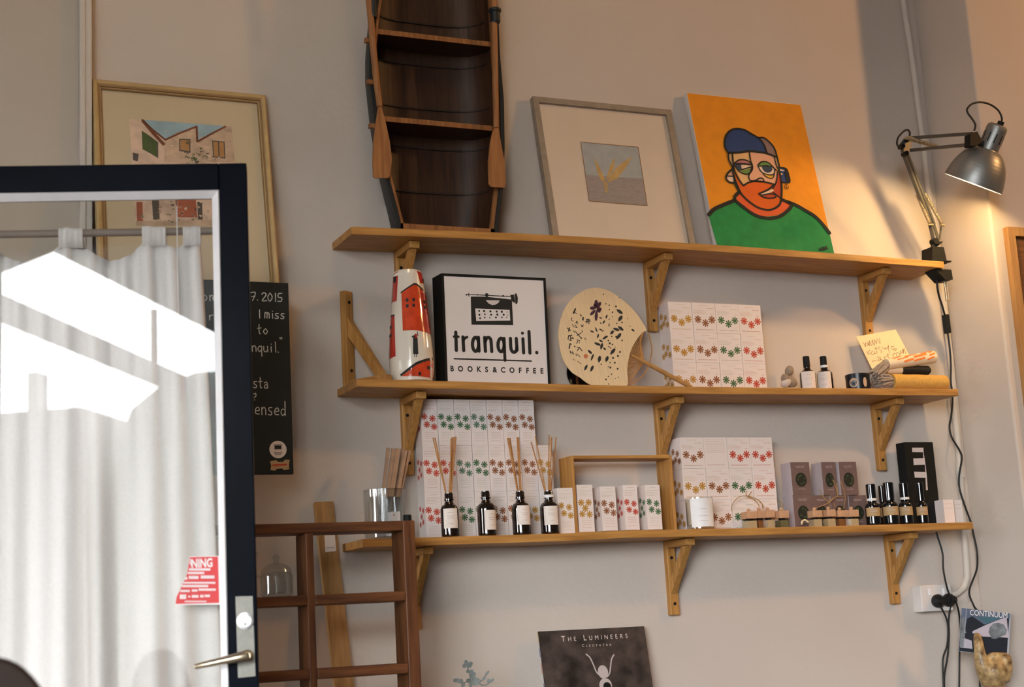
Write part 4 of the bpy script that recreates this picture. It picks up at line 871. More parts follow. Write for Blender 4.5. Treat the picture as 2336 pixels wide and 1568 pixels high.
SS([(1075, 868), (1081, 1000), (1098, 1055), (1130, 1070), (1160, 1050), (1170, 990)], wl); SS([(1162, 868), (1172, 1040)], wl, False)
SS([(1261, 872), (1271, 1078)], wl, False); SD_(1254, 787, 25); SS([(1351, 766), (1365, 1082)], wl, False); SD_(1467, 1076, 28); SS([(238, 1168), (1385, 1203)], 22, False)
for ch, x in zip('BOOKS&COFFEE', (201, 328, 470, 601, 716, 838, 962, 1095, 1216, 1326, 1430, 1540)):
    a_, b_ = ps.uv(*CS((x, 1354+(x-200)*.026))[0]); text(m, ch, ps, a_, b_, .0192, 'ink', hh, .036, 'CENTER', .92, -.01)
SP([(483, 240), (700, 242), (1096, 285), (1116, 668), (494, 660)]); SP([(548, 418), (1062, 440), (1072, 598), (566, 606)], 'sign_white', hh+.0004)
SP([(706, 294), (916, 298), (895, 335), (850, 362), (800, 368), (745, 340)], 'carton_edge', hh+.0004)
for (x, y, r_) in [(608, 456, 15), (682, 457, 18), (776, 462, 18), (870, 464, 17), (946, 466, 19), (1024, 472, 9), (612, 513, 17), (694, 504, 13), (786, 512, 16), (880, 511, 18), (974, 512, 17), (1036, 517, 9), (622, 565, 15), (692, 554, 13), (768, 558, 10), (858, 552, 16), (948, 550, 13), (1019, 552, 10)]: SD_(x, y, r_, 'ink', hh+.0008)
SS([(415, 212), (600, 216), (900, 232), (1090, 238)], 14); SD_(722, 218, 30); SD_(418, 214, 14); SS([(452, 192), (455, 235)], 14, False); SD_(583, 214, 12); SD_(966, 232, 16)
SP([(1072, 215), (1130, 212), (1145, 330), (1115, 328), (1085, 285)]); SP([(1138, 195), (1165, 195), (1186, 260), (1182, 330), (1165, 356), (1148, 345)])
part(m, 'lettering', sg)
# dark lacquer bowl on edge behind the fan
CFN = crop(1260, 640, 6.03)
c = at(1322, 826, -.035); zf = ZM(c[0])
m = MB().lathe([(0, .0), (.028, .001), (.044, .010), (.050, .026), (.0485, .026), (.042, .012), (.027, .004), (0, .003)], (c[0], -.030, zf+.051), 'black_gloss', axis=(0, -1, -.04), n=40)
r = thing('lacquer_bowl', 'black lacquer bowl with a brown band propped on edge behind the paper fan', 'bowl', (c[0], -.03, zf)); part(m, 'bowl', r)
part(MB().box((c[0]-.026, -.0585, zf+.004), (.007, 0, 0), (0, 0, .06), (0, -.001, 0), 'brown_z'), 'band', r)
# round paper fan
pf_ = lean((1290, 700), (1420, 706), (1429, 870), .050)
pf_ = Pl(at(1350, 660, -.050), X_, (0, -.075, -.245))
fan = thing('paper_fan', 'round paper hand fan with ink flowers and brush writing, its bamboo handle pointing right', 'fan', pf_.tr(1400, 878))
def ft(pts, c=0.0): return [pf_.tr(x, y, c) for x, y in CFN(*pts)]
outl = [(600, 100), (700, 115), (820, 165), (950, 255), (1060, 350), (1150, 445), (1230, 560), (1295, 685), (1240, 715), (1150, 830), (1090, 940), (1050, 1080), (1030, 1240), (1032, 1440), (900, 1455), (650, 1460), (500, 1420), (380, 1330), (270, 1260), (160, 1110), (105, 930), (82, 740), (105, 570), (165, 400), (280, 240), (420, 145), (520, 108)]
m = MB().prism(cspline(ft(outl, .0012), 4), -pf_.n*.0024, 'fan_paper'); part(m, 'leaf', fan)
m = MB()
def FI(pts, mt='fan_ink', c=.0018): m.poly(ft(pts, c), mt)
def FD(x, y, r_, mt='fan_ink'): FI([(x+r_*math.cos(t), y+r_*1.1*math.sin(t)) for t in [k*math.pi/4 for k in range(8)]], mt)
def FL(x0, y0, x1, y1, w, mt='fan_ink'):
    d = V((x1-x0, y1-y0)); nn = V((-d[1], d[0]))/np.linalg.norm(d)*w/2
    FI([(x0, y0)]+[tuple(V((x0, y0))+d*t+nn*k) for t, k in ((.3, .8), (.6, 1), (.9, .6))]+[(x1, y1)]+[tuple(V((x0, y0))+d*t-nn*k) for t, k in ((.9, .6), (.6, 1), (.3, .8))], mt)
MF = {}
for k in ((612, 390, 600, 265, 55), (612, 390, 665, 295, 50), (612, 390, 680, 400, 55), (612, 395, 660, 440, 45), (610, 400, 600, 560, 45), (600, 400, 520, 480, 45), (600, 385, 515, 380, 50), (600, 380, 580, 320, 50)): FL(*k, 'fan_purple')
part(m, 'purple_flower', fan); m = MB()
for k in ((880, 395, 968, 460, 45), (908, 565, 960, 485, 50), (830, 655, 925, 690, 40), (900, 628, 978, 690, 42), (795, 745, 845, 690, 40), (880, 815, 945, 725, 45), (685, 812, 765, 762, 32), (620, 800, 635, 735, 25), (572, 855, 665, 892, 36), (665, 955, 690, 860, 36), (640, 815, 695, 850, 26), (700, 920, 735, 960, 26), (795, 1025, 865, 935, 46), (485, 955, 545, 1010, 34), (530, 1110, 568, 1010, 28), (640, 1135, 655, 1035, 46), (735, 1125, 765, 1040, 44), (440, 1245, 480, 1160, 36), (525, 1260, 562, 1170, 38), (1085, 668, 1130, 700, 26), (735, 530, 755, 470, 24), (780, 640, 782, 590, 14), (590, 640, 618, 710, 20), (690, 600, 725, 550, 24)): FL(*k)
for k in ((640, 665, 690, 690, 22), (515, 690, 575, 715, 26), (640, 505, 685, 525, 20)): FL(*k, 'fan_ink2')
random.seed(11)
for x, y, r_ in ((738, 322, 9), (783, 342, 10), (785, 402, 9), (828, 438, 11), (876, 358, 13), (826, 500, 7), (783, 535, 8), (705, 192, 9), (918, 238, 5), (960, 578, 11), (886, 592, 9), (1035, 525, 6), (1070, 632, 7), (818, 772, 9), (880, 775, 14), (960, 826, 11), (770, 828, 10), (790, 866, 14), (826, 882, 10), (778, 912, 9), (800, 928, 9), (865, 918, 6), (930, 985, 13), (903, 1040, 14), (835, 1068, 14), (860, 1132, 13), (793, 1132, 9), (672, 1155, 10), (798, 1200, 14), (770, 1188, 7), (898, 1216, 13), (815, 1290, 9), (770, 1322, 8), (738, 1362, 12), (908, 1332, 8), (868, 1350, 6), (776, 1425, 8), (700, 692, 8), (665, 588, 9), (690, 700, 6)): FD(x, y, r_)
part(m, 'ink_leaves', fan); m = MB()
FD(460, 1042, 30, 'fan_red'); part(m, 'red_seal', fan); m = MB()
def FS(pts, w=11, mt='fan_ink'): m.stroke([p for p in ft(pts, .0018)], w/6.03*.00112, mt, pf_.n, 3)
for s, w in (([(318, 390), (290, 455)], 22), ([(300, 425), (335, 460)], 12), ([(380, 465), (400, 490)], 12), ([(385, 490), (405, 480)], 9), ([(425, 510), (420, 545)], 22), ([(270, 515), (262, 550), (290, 560)], 12), ([(330, 560), (345, 600)], 12), ([(315, 585), (350, 570)], 10), ([(470, 540), (520, 545)], 14), ([(455, 570), (525, 560)], 12), ([(480, 530), (475, 590)], 12), ([(500, 530), (505, 600)], 12), ([(275, 605), (300, 640)], 10), ([(310, 610), (340, 640)], 10), ([(300, 640), (345, 650)], 8), ([(390, 610), (425, 640)], 12), ([(400, 640), (430, 610)], 10),
             ([(205, 655), (250, 690)], 15), ([(235, 650), (225, 700)], 15), ([(290, 690), (310, 720)], 10), ([(320, 700), (345, 740)], 12), ([(340, 760), (400, 720)], 11), ([(350, 735), (400, 800)], 14), ([(380, 780), (410, 795)], 12), ([(410, 690), (415, 710)], 12), ([(440, 800), (470, 820), (455, 790)], 9), ([(225, 760), (270, 755)], 15), ([(225, 760), (215, 810), (260, 830)], 15), ([(250, 770), (255, 830)], 13), ([(275, 780), (290, 805)], 13), ([(245, 795), (290, 800)], 11), ([(335, 815), (380, 830)], 11), ([(350, 830), (335, 870)], 11), ([(370, 840), (370, 865)], 10), ([(245, 870), (232, 935)], 18), ([(245, 870), (265, 880)], 12), ([(300, 905), (315, 915)], 14), ([(345, 920), (380, 930), (410, 970)], 15), ([(375, 925), (345, 965)], 12),
             ([(245, 970), (255, 1005)], 13), ([(260, 985), (295, 1010)], 11), ([(280, 975), (285, 1020)], 10), ([(325, 1010), (330, 1040)], 10), ([(345, 1015), (385, 1055)], 11), ([(280, 1080), (310, 1100)], 8), ([(345, 1110), (400, 1150)], 8)): FS(s, w)
part(m, 'brush_writing', fan)
m = MB(); hb = (1262, 1130)
rim = [(1240, 715), (1150, 830), (1090, 940), (1050, 1080), (1030, 1240), (1032, 1435)]
rs_ = spline([V((*q, 0)) for q in rim], 5)
for q in rs_[2:]:
    a_, b_ = pf_.tr(*CFN((q[0], q[1]))[0], -.0002), pf_.tr(*CFN(hb)[0], -.0002); m.bar(a_, a_+(b_-a_)*.97, .0013, .0010, 'bamboo', up=pf_.n)
m.stroke(spline([pf_.tr(*CFN(q)[0], .0006) for q in ((1262, 1120), (1225, 1000), (1210, 850), (1250, 710))], 4), .004, 'bamboo', pf_.n, 0)
part(m, 'ribs', fan)
m = MB(); m.tube(spline([pf_.tr(*CFN(q)[0], .001) for q in ((1320, 730), (1350, 830), (1370, 960), (1345, 1110), (1310, 1210), (1230, 1330), (1080, 1430))], 5), .0016, 'bamboo', 8); part(m, 'bow', fan)
h0, h1 = pf_.tr(1462, 822), at(1577, 884, -.14); d = nrm(h0-h1)
m = MB().tube([h0+d*.03, h0+d*.005, h0*.6+h1*.4, h1], [.003, .0055, .0062, .0058], 'bamboo', 12); part(m, 'handle', fan)
# ---- cartons
FLW = {}
def flower(m, pl, a, b, r_, mt, c=.0003):
    ps_ = []
    for k in range(8):
        t = k*math.pi/4+.1
        for dt_, rr in ((-.33, .30), (-.24, .84), (0, 1), (.24, .84)): ps_.append(pl.pt(a+r_*rr*math.cos(t+dt_), b+r_*rr*math.sin(t+dt_), c))
    m.poly(ps_, mt)
def lines(m, pl, w, rows_, mt, c=.0003, seed=0):
    rnd = random.Random(seed)
    for y, x0, x1, h in rows_:
        x = x0
        while x < x1-.001:
            l = min(x1-x, rnd.uniform(.0018, .0055)); m.poly([pl.pt(x, y, c), pl.pt(x+l, y, c), pl.pt(x+l, y+h, c), pl.pt(x, y+h, c)], mt); x += l+.0011
def cube_mb(w, h, d, colr, plain=False):
    m = MB().bx((-w/2, 0, 0), (w/2, d, h), 'carton'); pl = Pl((-w/2, 0, h), X_, -Z_); pl.n = -Y_
    f, t = 'f_'+colr, 't_'+colr
    if plain:
        lines(m, pl, w, [(h*k, w*.08, w*.9, h*.012) for k in (.07, .13, .18, .23, .30, .36, .42, .47)]+[(h*.88, w*.1, w*.85, h*.02)], t)
    else:
        for a, b in ((.215, .56), (.53, .68), (.82, .56)): flower(m, pl, w*a, h*b, w*.158, f)
        lines(m, pl, w, [(h*.08, w*.3, w*.7, h*.012), (h*.17, w*.62, w*.92, h*.022), (h*.25, w*.05, w*.45, h*.012), (h*.29, w*.05, w*.56, h*.012), (h*.33, w*.05, w*.62, h*.012), (h*.37, w*.05, w*.5, h*.012), (h*.36, w*.78, w*.92, h*.02), (h*.89, w*.1, w*.9, h*.03)], t)
    pl = Pl((-w/2, 0, h), -Y_, -Z_); pl.e1 = Y_; pl.n = -X_
    for a, b in ((.35, .38), (.75, .30), (.55, .55), (.2, .62), (.8, .62)): flower(m, pl, d*a, h*(b+.12), w*.135, f)
    return m
def tall_mb(w, h, d, colr, five=False):
    m = MB().bx((-w/2, 0, 0), (w/2, d, h), 'carton'); pl = Pl((-w/2, 0, h), X_, -Z_); pl.n = -Y_
    f, t = 'f_'+colr, 't_'+colr
    for a, b in (((.22, .38), (.70, .38), (.47, .50), (.25, .62), (.72, .63)) if five else ((.20, .38), (.70, .42), (.34, .55), (.78, .60))): flower(m, pl, w*a, h*b, w*.215, f)
    lines(m, pl, w, [(h*.05, w*.3, w*.75, h*.009), (h*.12, w*.12, w*.9, h*.012), (h*.17, w*.1, w*.7, h*.008), (h*.20, w*.1, w*.85, h*.008), (h*.23, w*.1, w*.6, h*.008)]+[(h*k, w*.2, w*.8, h*.009) for k in (.72, .76, .80, .84, .90)], t, seed=3)
    pl = Pl((-w/2, 0, h), -Y_, -Z_); pl.e1 = Y_; pl.n = -X_
    for a, b in ((.3, .38), (.7, .33), (.55, .5), (.35, .62), (.75, .66)): flower(m, pl, d*a, h*b, w*.19, f)
    return m
PROTO = {}
def carton(key, mbf, name, label, cat, loc, group, s=(1, 1, 1)):
    if key not in PROTO:
        me = mbf().mesh(name); PROTO[key] = me
    o = bpy.data.objects.new(name, PROTO[key]); COL.objects.link(o); o.location = tuple(map(float, loc)); o.scale = s; ORG[o] = V(loc)
    return tag(o, label, cat, group)
yb_ = -.060; bd = .056
RN = ('top', 'middle', 'bottom'); CN = ('first', 'second', 'third', 'fourth', 'fifth', 'sixth', 'seventh', 'eighth', 'ninth')
# stack beside the fan: 4 columns x 3 rows
xs_ = [at(x, y, yb_)[0] for x, y in ((1523.5, 690), (1575.6, 690), (1630, 692), (1682, 694), (1734.5, 695))]
cw = (xs_[-1]-xs_[0])/4; zM_ = ZM(sum(xs_)/5); zt_ = at(1630, 692, yb_)[2]; chh = (zt_-zM_-.001)/3
for rI in range(3):
    for cI, colr in enumerate(('yellow', 'brown', 'green', 'red')):
        carton(('c', colr), lambda: cube_mb(cw-.0014, chh-.0004, bd, colr), 'candle_box', f'white box with three {colr} flowers, {RN[rI]} row of the stack beside the paper fan', 'box',
               (xs_[0]+cw*(cI+.5), yb_+(.0008 if (rI+cI) % 3 == 0 else 0), zM_+.0006+chh*(2-rI)), 'candle boxes beside the paper fan')
# pebble figure
zf = ZM(2.42)
def blob(m, c, rx, ry, rz, mt, rot=0, seed=0):
    rnd = random.Random(seed); n, k = 14, 9; vs = []; c = V(c)
    for j in range(k+1):
        t = math.pi*j/k
        for i in range(n):
            a = 2*math.pi*i/n; q = V((rx*math.sin(t)*math.cos(a), ry*math.sin(t)*math.sin(a), rz*math.cos(t)))*rnd.uniform(.95, 1.04)
            x, z = q[0]*math.cos(rot)-q[2]*math.sin(rot), q[0]*math.sin(rot)+q[2]*math.cos(rot); vs.append(c+V((x, q[1], z)))
    m.add(vs, [[j*n+i, j*n+(i+1) % n, (j+1)*n+(i+1) % n, (j+1)*n+i] for j in range(k) for i in range(n)], mt, True); return m
C3 = crop(1720, 560, 4.127)
def w3(x, y, d): return at(*C3((x, y))[0], -d)
pbase = w3(340, 1330, .06); r0 = thing('pebble_figure', 'small balancing figure made of grey and white pebbles, left of the two amber bottles', 'figurine', (pbase[0], -.06, ZM(pbase[0])))
zc = ZM(pbase[0])
part(blob(MB(), (pbase[0]+.006, -.06, zc+.009), .034, .02, .0088, 'stone_b', 0, 1), 'pebble', r0, 'white pebble'); part(blob(MB(), w3(300, 1295, .06), .017, .013, .012, 'stone_b', .5, 2), 'pebble', r0, 'white pebble'); part(blob(MB(), w3(350, 1290, .056), .018, .014, .015, 'stone_a', -.4, 3), 'pebble', r0)
part(blob(MB(), w3(292, 1252, .06), .012, .011, .013, 'stone_a', 0, 4), 'pebble', r0); part(blob(MB(), w3(332, 1182, .06), .0125, .011, .0155, 'stone_a', -.5, 5), 'pebble', r0)
# amber bottles
def bottle(name, label, cx_, cy_, z0, R, hb, hn, rn, cap_h, cap_r, lab, grp, body='amber', capm='black', labm='paper', ring=False, la=(0, 0), open_=False, shoulder=.35):
    """lathe bottle: hb body height incl. shoulder, lab=(z0,z1,half angle,turn)"""
    r = thing(name, label, 'bottle', (cx_, cy_, z0), grp); zs1 = hb*(1-shoulder*.5)
    pr = [(R*.86, 0), (R*.98, .003), (R, .006), (R, zs1-.006)]+[(rn+(R-rn)*math.cos(t), zs1-.006+(hb-zs1)*math.sin(t)) for t in [k*math.pi/12 for k in range(1, 6)]]+[(rn, hb), (rn, hb+hn)]
    if open_: pr += [(rn+.0012, hb+hn*.55), (rn+.0018, hb+hn*.6), (rn+.0018, hb+hn*.8), (rn, hb+hn*.85), (rn, hb+hn), (rn-.003, hb+hn), (rn-.003, hb+hn-.012)][0:0]
    part(MB().lathe(pr, (cx_, cy_, z0), body, n=32), 'body', r)
    if open_:
        part(MB().lathe([(rn+.0002, 0), (rn+.0024, .001), (rn+.0024, .005), (rn+.0006, .007), (rn+.0016, .010), (rn+.0006, .0125), (rn+.0016, .015), (rn+.0004, .018), (rn-.002, .0185)], (cx_, cy_, z0+hb+hn-.020), body, n=24), 'neck_finish', r)
    if cap_h:
        part(MB().lathe([(cap_r, 0), (cap_r, cap_h-.002), (cap_r-.002, cap_h), (0, cap_h)], (cx_, cy_, z0+hb+hn-.012), capm, n=28), 'cap', r)
    if ring: part(MB().lathe([(rn+.0004, -.003), (rn+.0035, -.003), (rn+.0035, .0035), (rn+.0004, .0035)], (cx_, cy_, z0+hb+hn*.35), 'milk_white', n=24, cap=False), 'neck_ring', r)
    if lab:
        dv = V((CAM[0]-cx_, CAM[1]-cy_, 0)); a0 = math.atan2(dv[1], dv[0])+lab[3]
        L = MB().lathe([(R+.0004, lab[0]), (R+.0004, lab[1])], (cx_, cy_, z0), labm, n=20, cap=False, a0=a0-lab[2], a1=a0+lab[2])
        for k, (u, wd) in enumerate(((.78, .35), (.60, .5), (.50, .42), (.22, .3))):
            zz = lab[0]+(lab[1]-lab[0])*u; L.lathe([(R+.0007, zz), (R+.0007, zz+.0011)], (cx_, cy_, z0), 'paper_line', n=8, cap=False, a0=a0-lab[2]*wd, a1=a0+lab[2]*wd)
        part(L, 'label', r)
    return r
for x, lb, nm in ((1843.5, (0, .060, .98, .12), 'left'), (1882.5, (0, .064, .95, -.12), 'right')):
    c = at(x, 870, -.065); z0 = ZM(c[0])+.0006; R = .0225; ztp = at(x, 813.5, -.065)[2]
    bottle('amber_bottle', f'small amber bottle with black cap, {nm} one of the pair on the middle shelf', c[0], -.065, z0, R, .072, .014, .0085, ztp-z0-.072-.014+.012, .0095, (.012, .060, lb[2], lb[3]), 'amber bottles on the middle shelf', ring=(nm == 'right'))
# tin
c = at(1957, 872, -.095); z0 = ZM(c[0])+.0006; R = .0340; th = at(1957, 855, -.095)[2]-z0
tn = thing('round_tin', 'low round black tin with a pale round emblem, in front of the fringed scarf', 'tin', (c[0], -.095, z0))
part(MB().lathe([(R-.001, 0), (R, .001), (R, th-.008)], (c[0], -.095, z0), 'tin', n=40), 'can', tn); part(MB().lathe([(R+.0008, th-.009), (R+.0008, th-.001), (R-.001, th), (0, th)], (c[0], -.095, z0), 'tin', n=40), 'lid', tn)
m = MB(); dv = V((CAM[0]-c[0], CAM[1]+.095, 0)); a0 = math.atan2(dv[1], dv[0])
def tdisc(ac, zc_, ra, rz, mt, off):
    ps_ = []
    for k in range(20):
        t = 2*math.pi*k/20; a = ac+ra*math.cos(t)/R; ps_.append(V((c[0]+(R+off)*math.cos(a), -.095+(R+off)*math.sin(a), z0+zc_+rz*math.sin(t))))
    cen = V((c[0]+(R+off)*math.cos(ac), -.095+(R+off)*math.sin(ac), z0+zc_))
    for k in range(20): m.poly([ps_[k], ps_[(k+1) % 20], cen], mt)
tdisc(a0-.35, th*.46, .0135, .0135, 'tin_print', .0004); tdisc(a0-.35, th*.42, .008, .009, 'cd_grey', .0008); tdisc(a0-.35, th*.40, .004, .005, 'tin', .0011); tdisc(a0+.62, th*.46, .006, .014, 'tin_print', .0004)
part(m, 'emblem', tn)
# hand-written card
CK = crop(1900, 740, 8.343)
cq = [at(*CK(p)[0], -d) for p, d in (((445, 235), .024), ((1195, 100), .024), ((1455, 590), .046), ((715, 790), .046))]
kp = Pl(cq[0], cq[1]-cq[0], cq[3]-cq[0]); kp.n = nrm(np.cross(cq[3]-cq[0], cq[1]-cq[0])); kp.n = kp.n if kp.n @ (CAM-kp.o) > 0 else -kp.n
cdn = thing('note_card', 'cream card with a handwritten web address, propped behind the rolled scarves', 'card', cq[3])
ex_ = nrm(cq[3]-cq[0])*.045
base = [kp.tr(*CK(p)[0]) for p in ((445, 235), (1195, 100), (1455, 590))]; base += [base[2]+ex_*1.0, kp.tr(*CK((715, 790))[0])+ex_]
part(MB().prism(base, -kp.n*.0008, 'card'), 'sheet', cdn)
m = MB()
def KS(pts, w=9): m.stroke(spline([kp.tr(x, y, .0003) for x, y in CK(*pts)], 4), w/8.343*.00125, 'brown_ink', kp.n, 4)
for st in ([(570, 350), (590, 370), (625, 430), (620, 350), (670, 410), (665, 340)], [(665, 340), (700, 410), (695, 310), (740, 410), (745, 295)], [(745, 295), (790, 405), (790, 290), (830, 380), (840, 280), (900, 370), (885, 265)],
           [(635, 515), (680, 585)], [(705, 490), (665, 540), (715, 560)], [(760, 510), (725, 545), (740, 575), (790, 560), (785, 515)], [(790, 560), (815, 560), (835, 540)], [(790, 470), (845, 460)], [(815, 430), (830, 520), (850, 530)], [(900, 430), (860, 450), (910, 495), (925, 520), (915, 540)], [(945, 435), (965, 475), (1000, 450), (1000, 480)], [(1010, 450), (1030, 470), (1060, 400)], [(1060, 400), (1060, 480), (1080, 550)], [(1165, 420), (1110, 430), (1130, 480), (1180, 460), (1200, 490), (1170, 500), (1150, 470)], [(1200, 490), (1218, 460)],
           [(745, 708), (825, 690)], [(835, 625), (905, 635), (900, 690), (855, 700), (880, 660), (960, 690)], [(970, 625), (990, 690)], [(975, 640), (1010, 610), (1040, 620)], [(1040, 560), (1060, 640), (1075, 650)], [(1025, 590), (1070, 575)], [(1110, 640), (1116, 648)], [(1195, 555), (1150, 570), (1150, 620), (1215, 640)], [(1215, 540), (1215, 620), (1265, 600), (1270, 550), (1215, 540)], [(1290, 590), (1285, 500), (1320, 560), (1330, 465), (1345, 560)], [(1345, 560), (1355, 455), (1385, 560)]): KS(st)
part(m, 'handwriting', cdn)
# rolled scarves
def roll(mb_, p, q, r0_, r1_, mt, n=24, wob=.0):
    return mb_.tube([V(p)+(V(q)-V(p))*t for t in np.linspace(0, 1, 9)], [r0_+(r1_-r0_)*t+wob*math.sin(t*17) for t in np.linspace(0, 1, 9)], mt, n)
def fringe(mb_, p, d, r_, L, n, seed, mt='fringe'):
    rnd = random.Random(seed); d = nrm(V(d)); u = nrm(np.cross(d, Z_)); v = np.cross(d, u)
    for k in range(n):
        a = rnd.uniform(0, 2*math.pi); rr = r_*math.sqrt(rnd.random()); s_ = V(p)+u*rr*math.cos(a)+v*rr*math.sin(a); e_ = s_+d*L*rnd.uniform(.6, 1.05)+u*rnd.uniform(-.008, .008)+Z_*rnd.uniform(-.012, .003)
        mid = (s_+e_)/2+Z_*rnd.uniform(-.004, .006); mb_.tube([s_, mid, e_], [.0034, .0042, .0028], mt, 6)
    return mb_
zsf = ZM(2.62)
ra = (w3(1540, 1222, .122)[2]-zsf)/2
A, B = w3(1290, 1290, .122), w3(1790, 1290, .122); A[2] = zsf+ra+.001; B[2] = zsf+ra+.001
s1 = thing('rolled_scarf', 'mustard woven scarf rolled up at the bottom of the pile of scarves', 'scarf', (A+B)/2-Z_*ra, 'rolled scarves on the middle shelf')
part(roll(MB(), A, B, ra, ra, 'cloth_mustard', wob=.0004), 'roll', s1)
part(fringe(MB(), A-(B-A)*.005, A-B+Z_*0, .017, .050, 70, 5), 'fringe', s1)
m = MB(); 
for k in range(4): m.lathe([(ra*(1-.2*k), 0), (ra*(1-.2*k)-.0012, .0015)], B, 'cloth_mustard', axis=B-A, n=24, cap=False)
part(m, 'rolled_edge', s1)
A2, B2 = w3(1240, 1200, .10), w3(1640, 1188, .10); r2 = .0128; zz = w3(1500, 1178, .10)[2]
A2[2] = zz; B2[2] = zz+.0015; A2[1] = B2[1] = -.098; mid = A2+(B2-A2)*.36
s2 = thing('rolled_scarf', 'black scarf with a cream end, rolled and lying between the mustard and the orange one', 'scarf', (A2+B2)/2-Z_*r2, 'rolled scarves on the middle shelf')
part(roll(MB(), mid, B2, r2+.0008, r2+.0008, 'cloth_black').lathe([(r2+.0008, 0), (r2*.7, .006), (0, .008)], B2, 'cloth_black', axis=B2-A2, n=20), 'roll', s2); part(roll(MB(), A2, mid, r2, r2, 'cloth_cream'), 'cream_end', s2, 'cream end of the black scarf')
A3, B3 = w3(1245, 1122, .108), w3(1690, 1052, .108); r3 = .0160
A3[1] = B3[1] = -.108
s3 = thing('rolled_scarf', 'cream scarf printed with orange, rolled on top of the pile of scarves', 'scarf', (A3+B3)/2-Z_*r3, 'rolled scarves on the middle shelf')
part(roll(MB(), A3, B3, r3, r3*1.15, 'cloth_cream', wob=.0003), 'roll', s3)
m = MB(); d3 = nrm(B3-A3); L3 = np.linalg.norm(B3-A3); u3 = nrm(np.cross(d3, Z_)); v3 = np.cross(u3, d3)
def band(t0_, t1_, a0_, a1_):
    n = 6; g_ = []
    for i in range(2):
        for k in range(n+1):
            a = a0_+(a1_-a0_)*k/n+(i*.25); t = (t0_, t1_)[i]; R_3 = (r3+(r3*.15)*t)+.0007
            g_.append(A3+d3*L3*t+R_3*(math.cos(a)*u3+math.sin(a)*v3))
    m.add(g_, [[k, k+1, n+2+k, n+1+k] for k in range(n)], 'cloth_orange')
# angle 0 faces the room (u3), pi/2 up
for t0_, t1_, a0_, a1_ in ((.10, .30, .75, 1.0), (.30, .50, -.25, .10), (.18, .42, .35, .55), (.36, .62, .75, 1.05), (.52, .80, .25, .65), (.50, .74, -.35, -.05), (.70, .90, .85, 1.15), (.84, .97, .15, .45), (.86, .95, .7, 1.0), (.78, .93, -.45, -.2)): band(t0_, t1_, a0_, a1_)
part(m, 'print', s3); part(fringe(MB(), A3-d3*.002, -d3-Z_*.5+Y_*-.1, .014, .060, 60, 9), 'fringe', s3)
# ------------------------------------------------------------------ things on the bottom shelf
C4 = crop(780, 880, 3.919); C5b = crop(1240, 880, 3.92); C6b = crop(1720, 940, 4.171)
# tall cartons at the left
yt = -.062; td = .048
xl_ = [at(x, 1165, yt)[0] for x in (969.5, 1006, 1044, 1082, 1119.5, 1156.5, 1193.5, 1231, 1268)]
tw = (xl_[-1]-xl_[0])/8; zb_ = ZB(1.55)+.0006; thh = (at(1100, 912, yt)[2]-zb_)/3
cols = (('red', 'green', 'green', 'teal', 'brown', 'brown', 'brown'), ('red', 'red', 'teal', 'green', 'brown', 'brown', 'brown', 'yellow'), ('red', 'red', 'green', 'green', 'brown', 'brown', 'yellow', 'yellow'))
for rI, row in enumerate(cols):
    for cI, colr in enumerate(row):
        nm = {'teal': 'green'}.get(colr, colr)
        carton(('t', colr), lambda: tall_mb(tw-.0015, thh-.0004, td, colr), 'diffuser_box', f'tall {nm}-flowered white box, {CN[cI]} from left, {RN[rI]} row, behind the reed bottles', 'box',
               (xl_[0]+tw*(cI+.5), yt+(.0012 if (rI+cI*2) % 5 == 0 else 0), zb_+thh*(2-rI)), 'tall boxes behind the reed bottles')
# reed bottles
def reed_bottle(px, pyb, pyt, w, label, lab, reeds, ring=False):
    y = -.132; c = at(px, 1180, y); z0 = ZB(c[0])+.0006; R = w/2*abs(at(px+1, 1180, y)[0]-c[0])*.955
    zt = at(px, pyt, y)[2]; H = zt-z0; hb = H*.80
    nm = bottle('reed_bottle', label, c[0], y, z0, R, hb, H-hb, R*.43, 0, 0, lab, 'amber reed bottles on the bottom shelf', open_=True, ring=ring, shoulder=.36)
    return c[0], y, zt
RB_ = [reed_bottle(1026, 1225, 1125, 40.5, 'dark amber reed bottle with a white label, leftmost of the four on the bottom shelf', (.020, .068, .85, .12), 0),
       reed_bottle(1110, 1222, 1121, 40.5, 'dark amber bottle without reeds, second from left of the four on the bottom shelf', (.014, .062, .85, .62), 0),
       reed_bottle(1189, 1219, 1121, 40, 'dark amber reed bottle, third from left of the four on the bottom shelf', (.024, .072, .85, .45), 0),
       reed_bottle(1254, 1217, 1120, 40, 'dark amber reed bottle with a white neck ring, rightmost of the four', (.022, .069, .85, .22), 0, True)]
def reeds(k, tips, who):
    x, y, zt = RB_[k]
    for i, (tx, ty) in enumerate(tips):
        tip = at(*C4((tx, ty))[0], -(.125+.012*((i*7) % 4-1.5)/1.5)); a = 2*math.pi*i/len(tips)
        base = V((x+.0030*(i-(len(tips)-1)/2)/len(tips)*1.6, y+.003*math.sin(a), zt-.03)); m = MB().tube([base, tip], .0016, 'reed', 7)
        solo(m, 'diffuser_reed', f'thin brown reed standing in the {who}', 'reed', base, f'reeds in the {who}')
reeds(0, [(815, 468), (832, 466), (985, 462), (998, 460), (1012, 458), (1020, 458), (975, 475)], 'leftmost reed bottle')
reeds(2, [(1480, 472), (1490, 470), (1502, 470), (1566, 462), (1574, 462), (1580, 464)], 'third amber bottle')
reeds(3, [(1692, 505), (1728, 455), (1852, 442), (1876, 458), (1916, 462), (1870, 470)], 'reed bottle with the white neck ring')
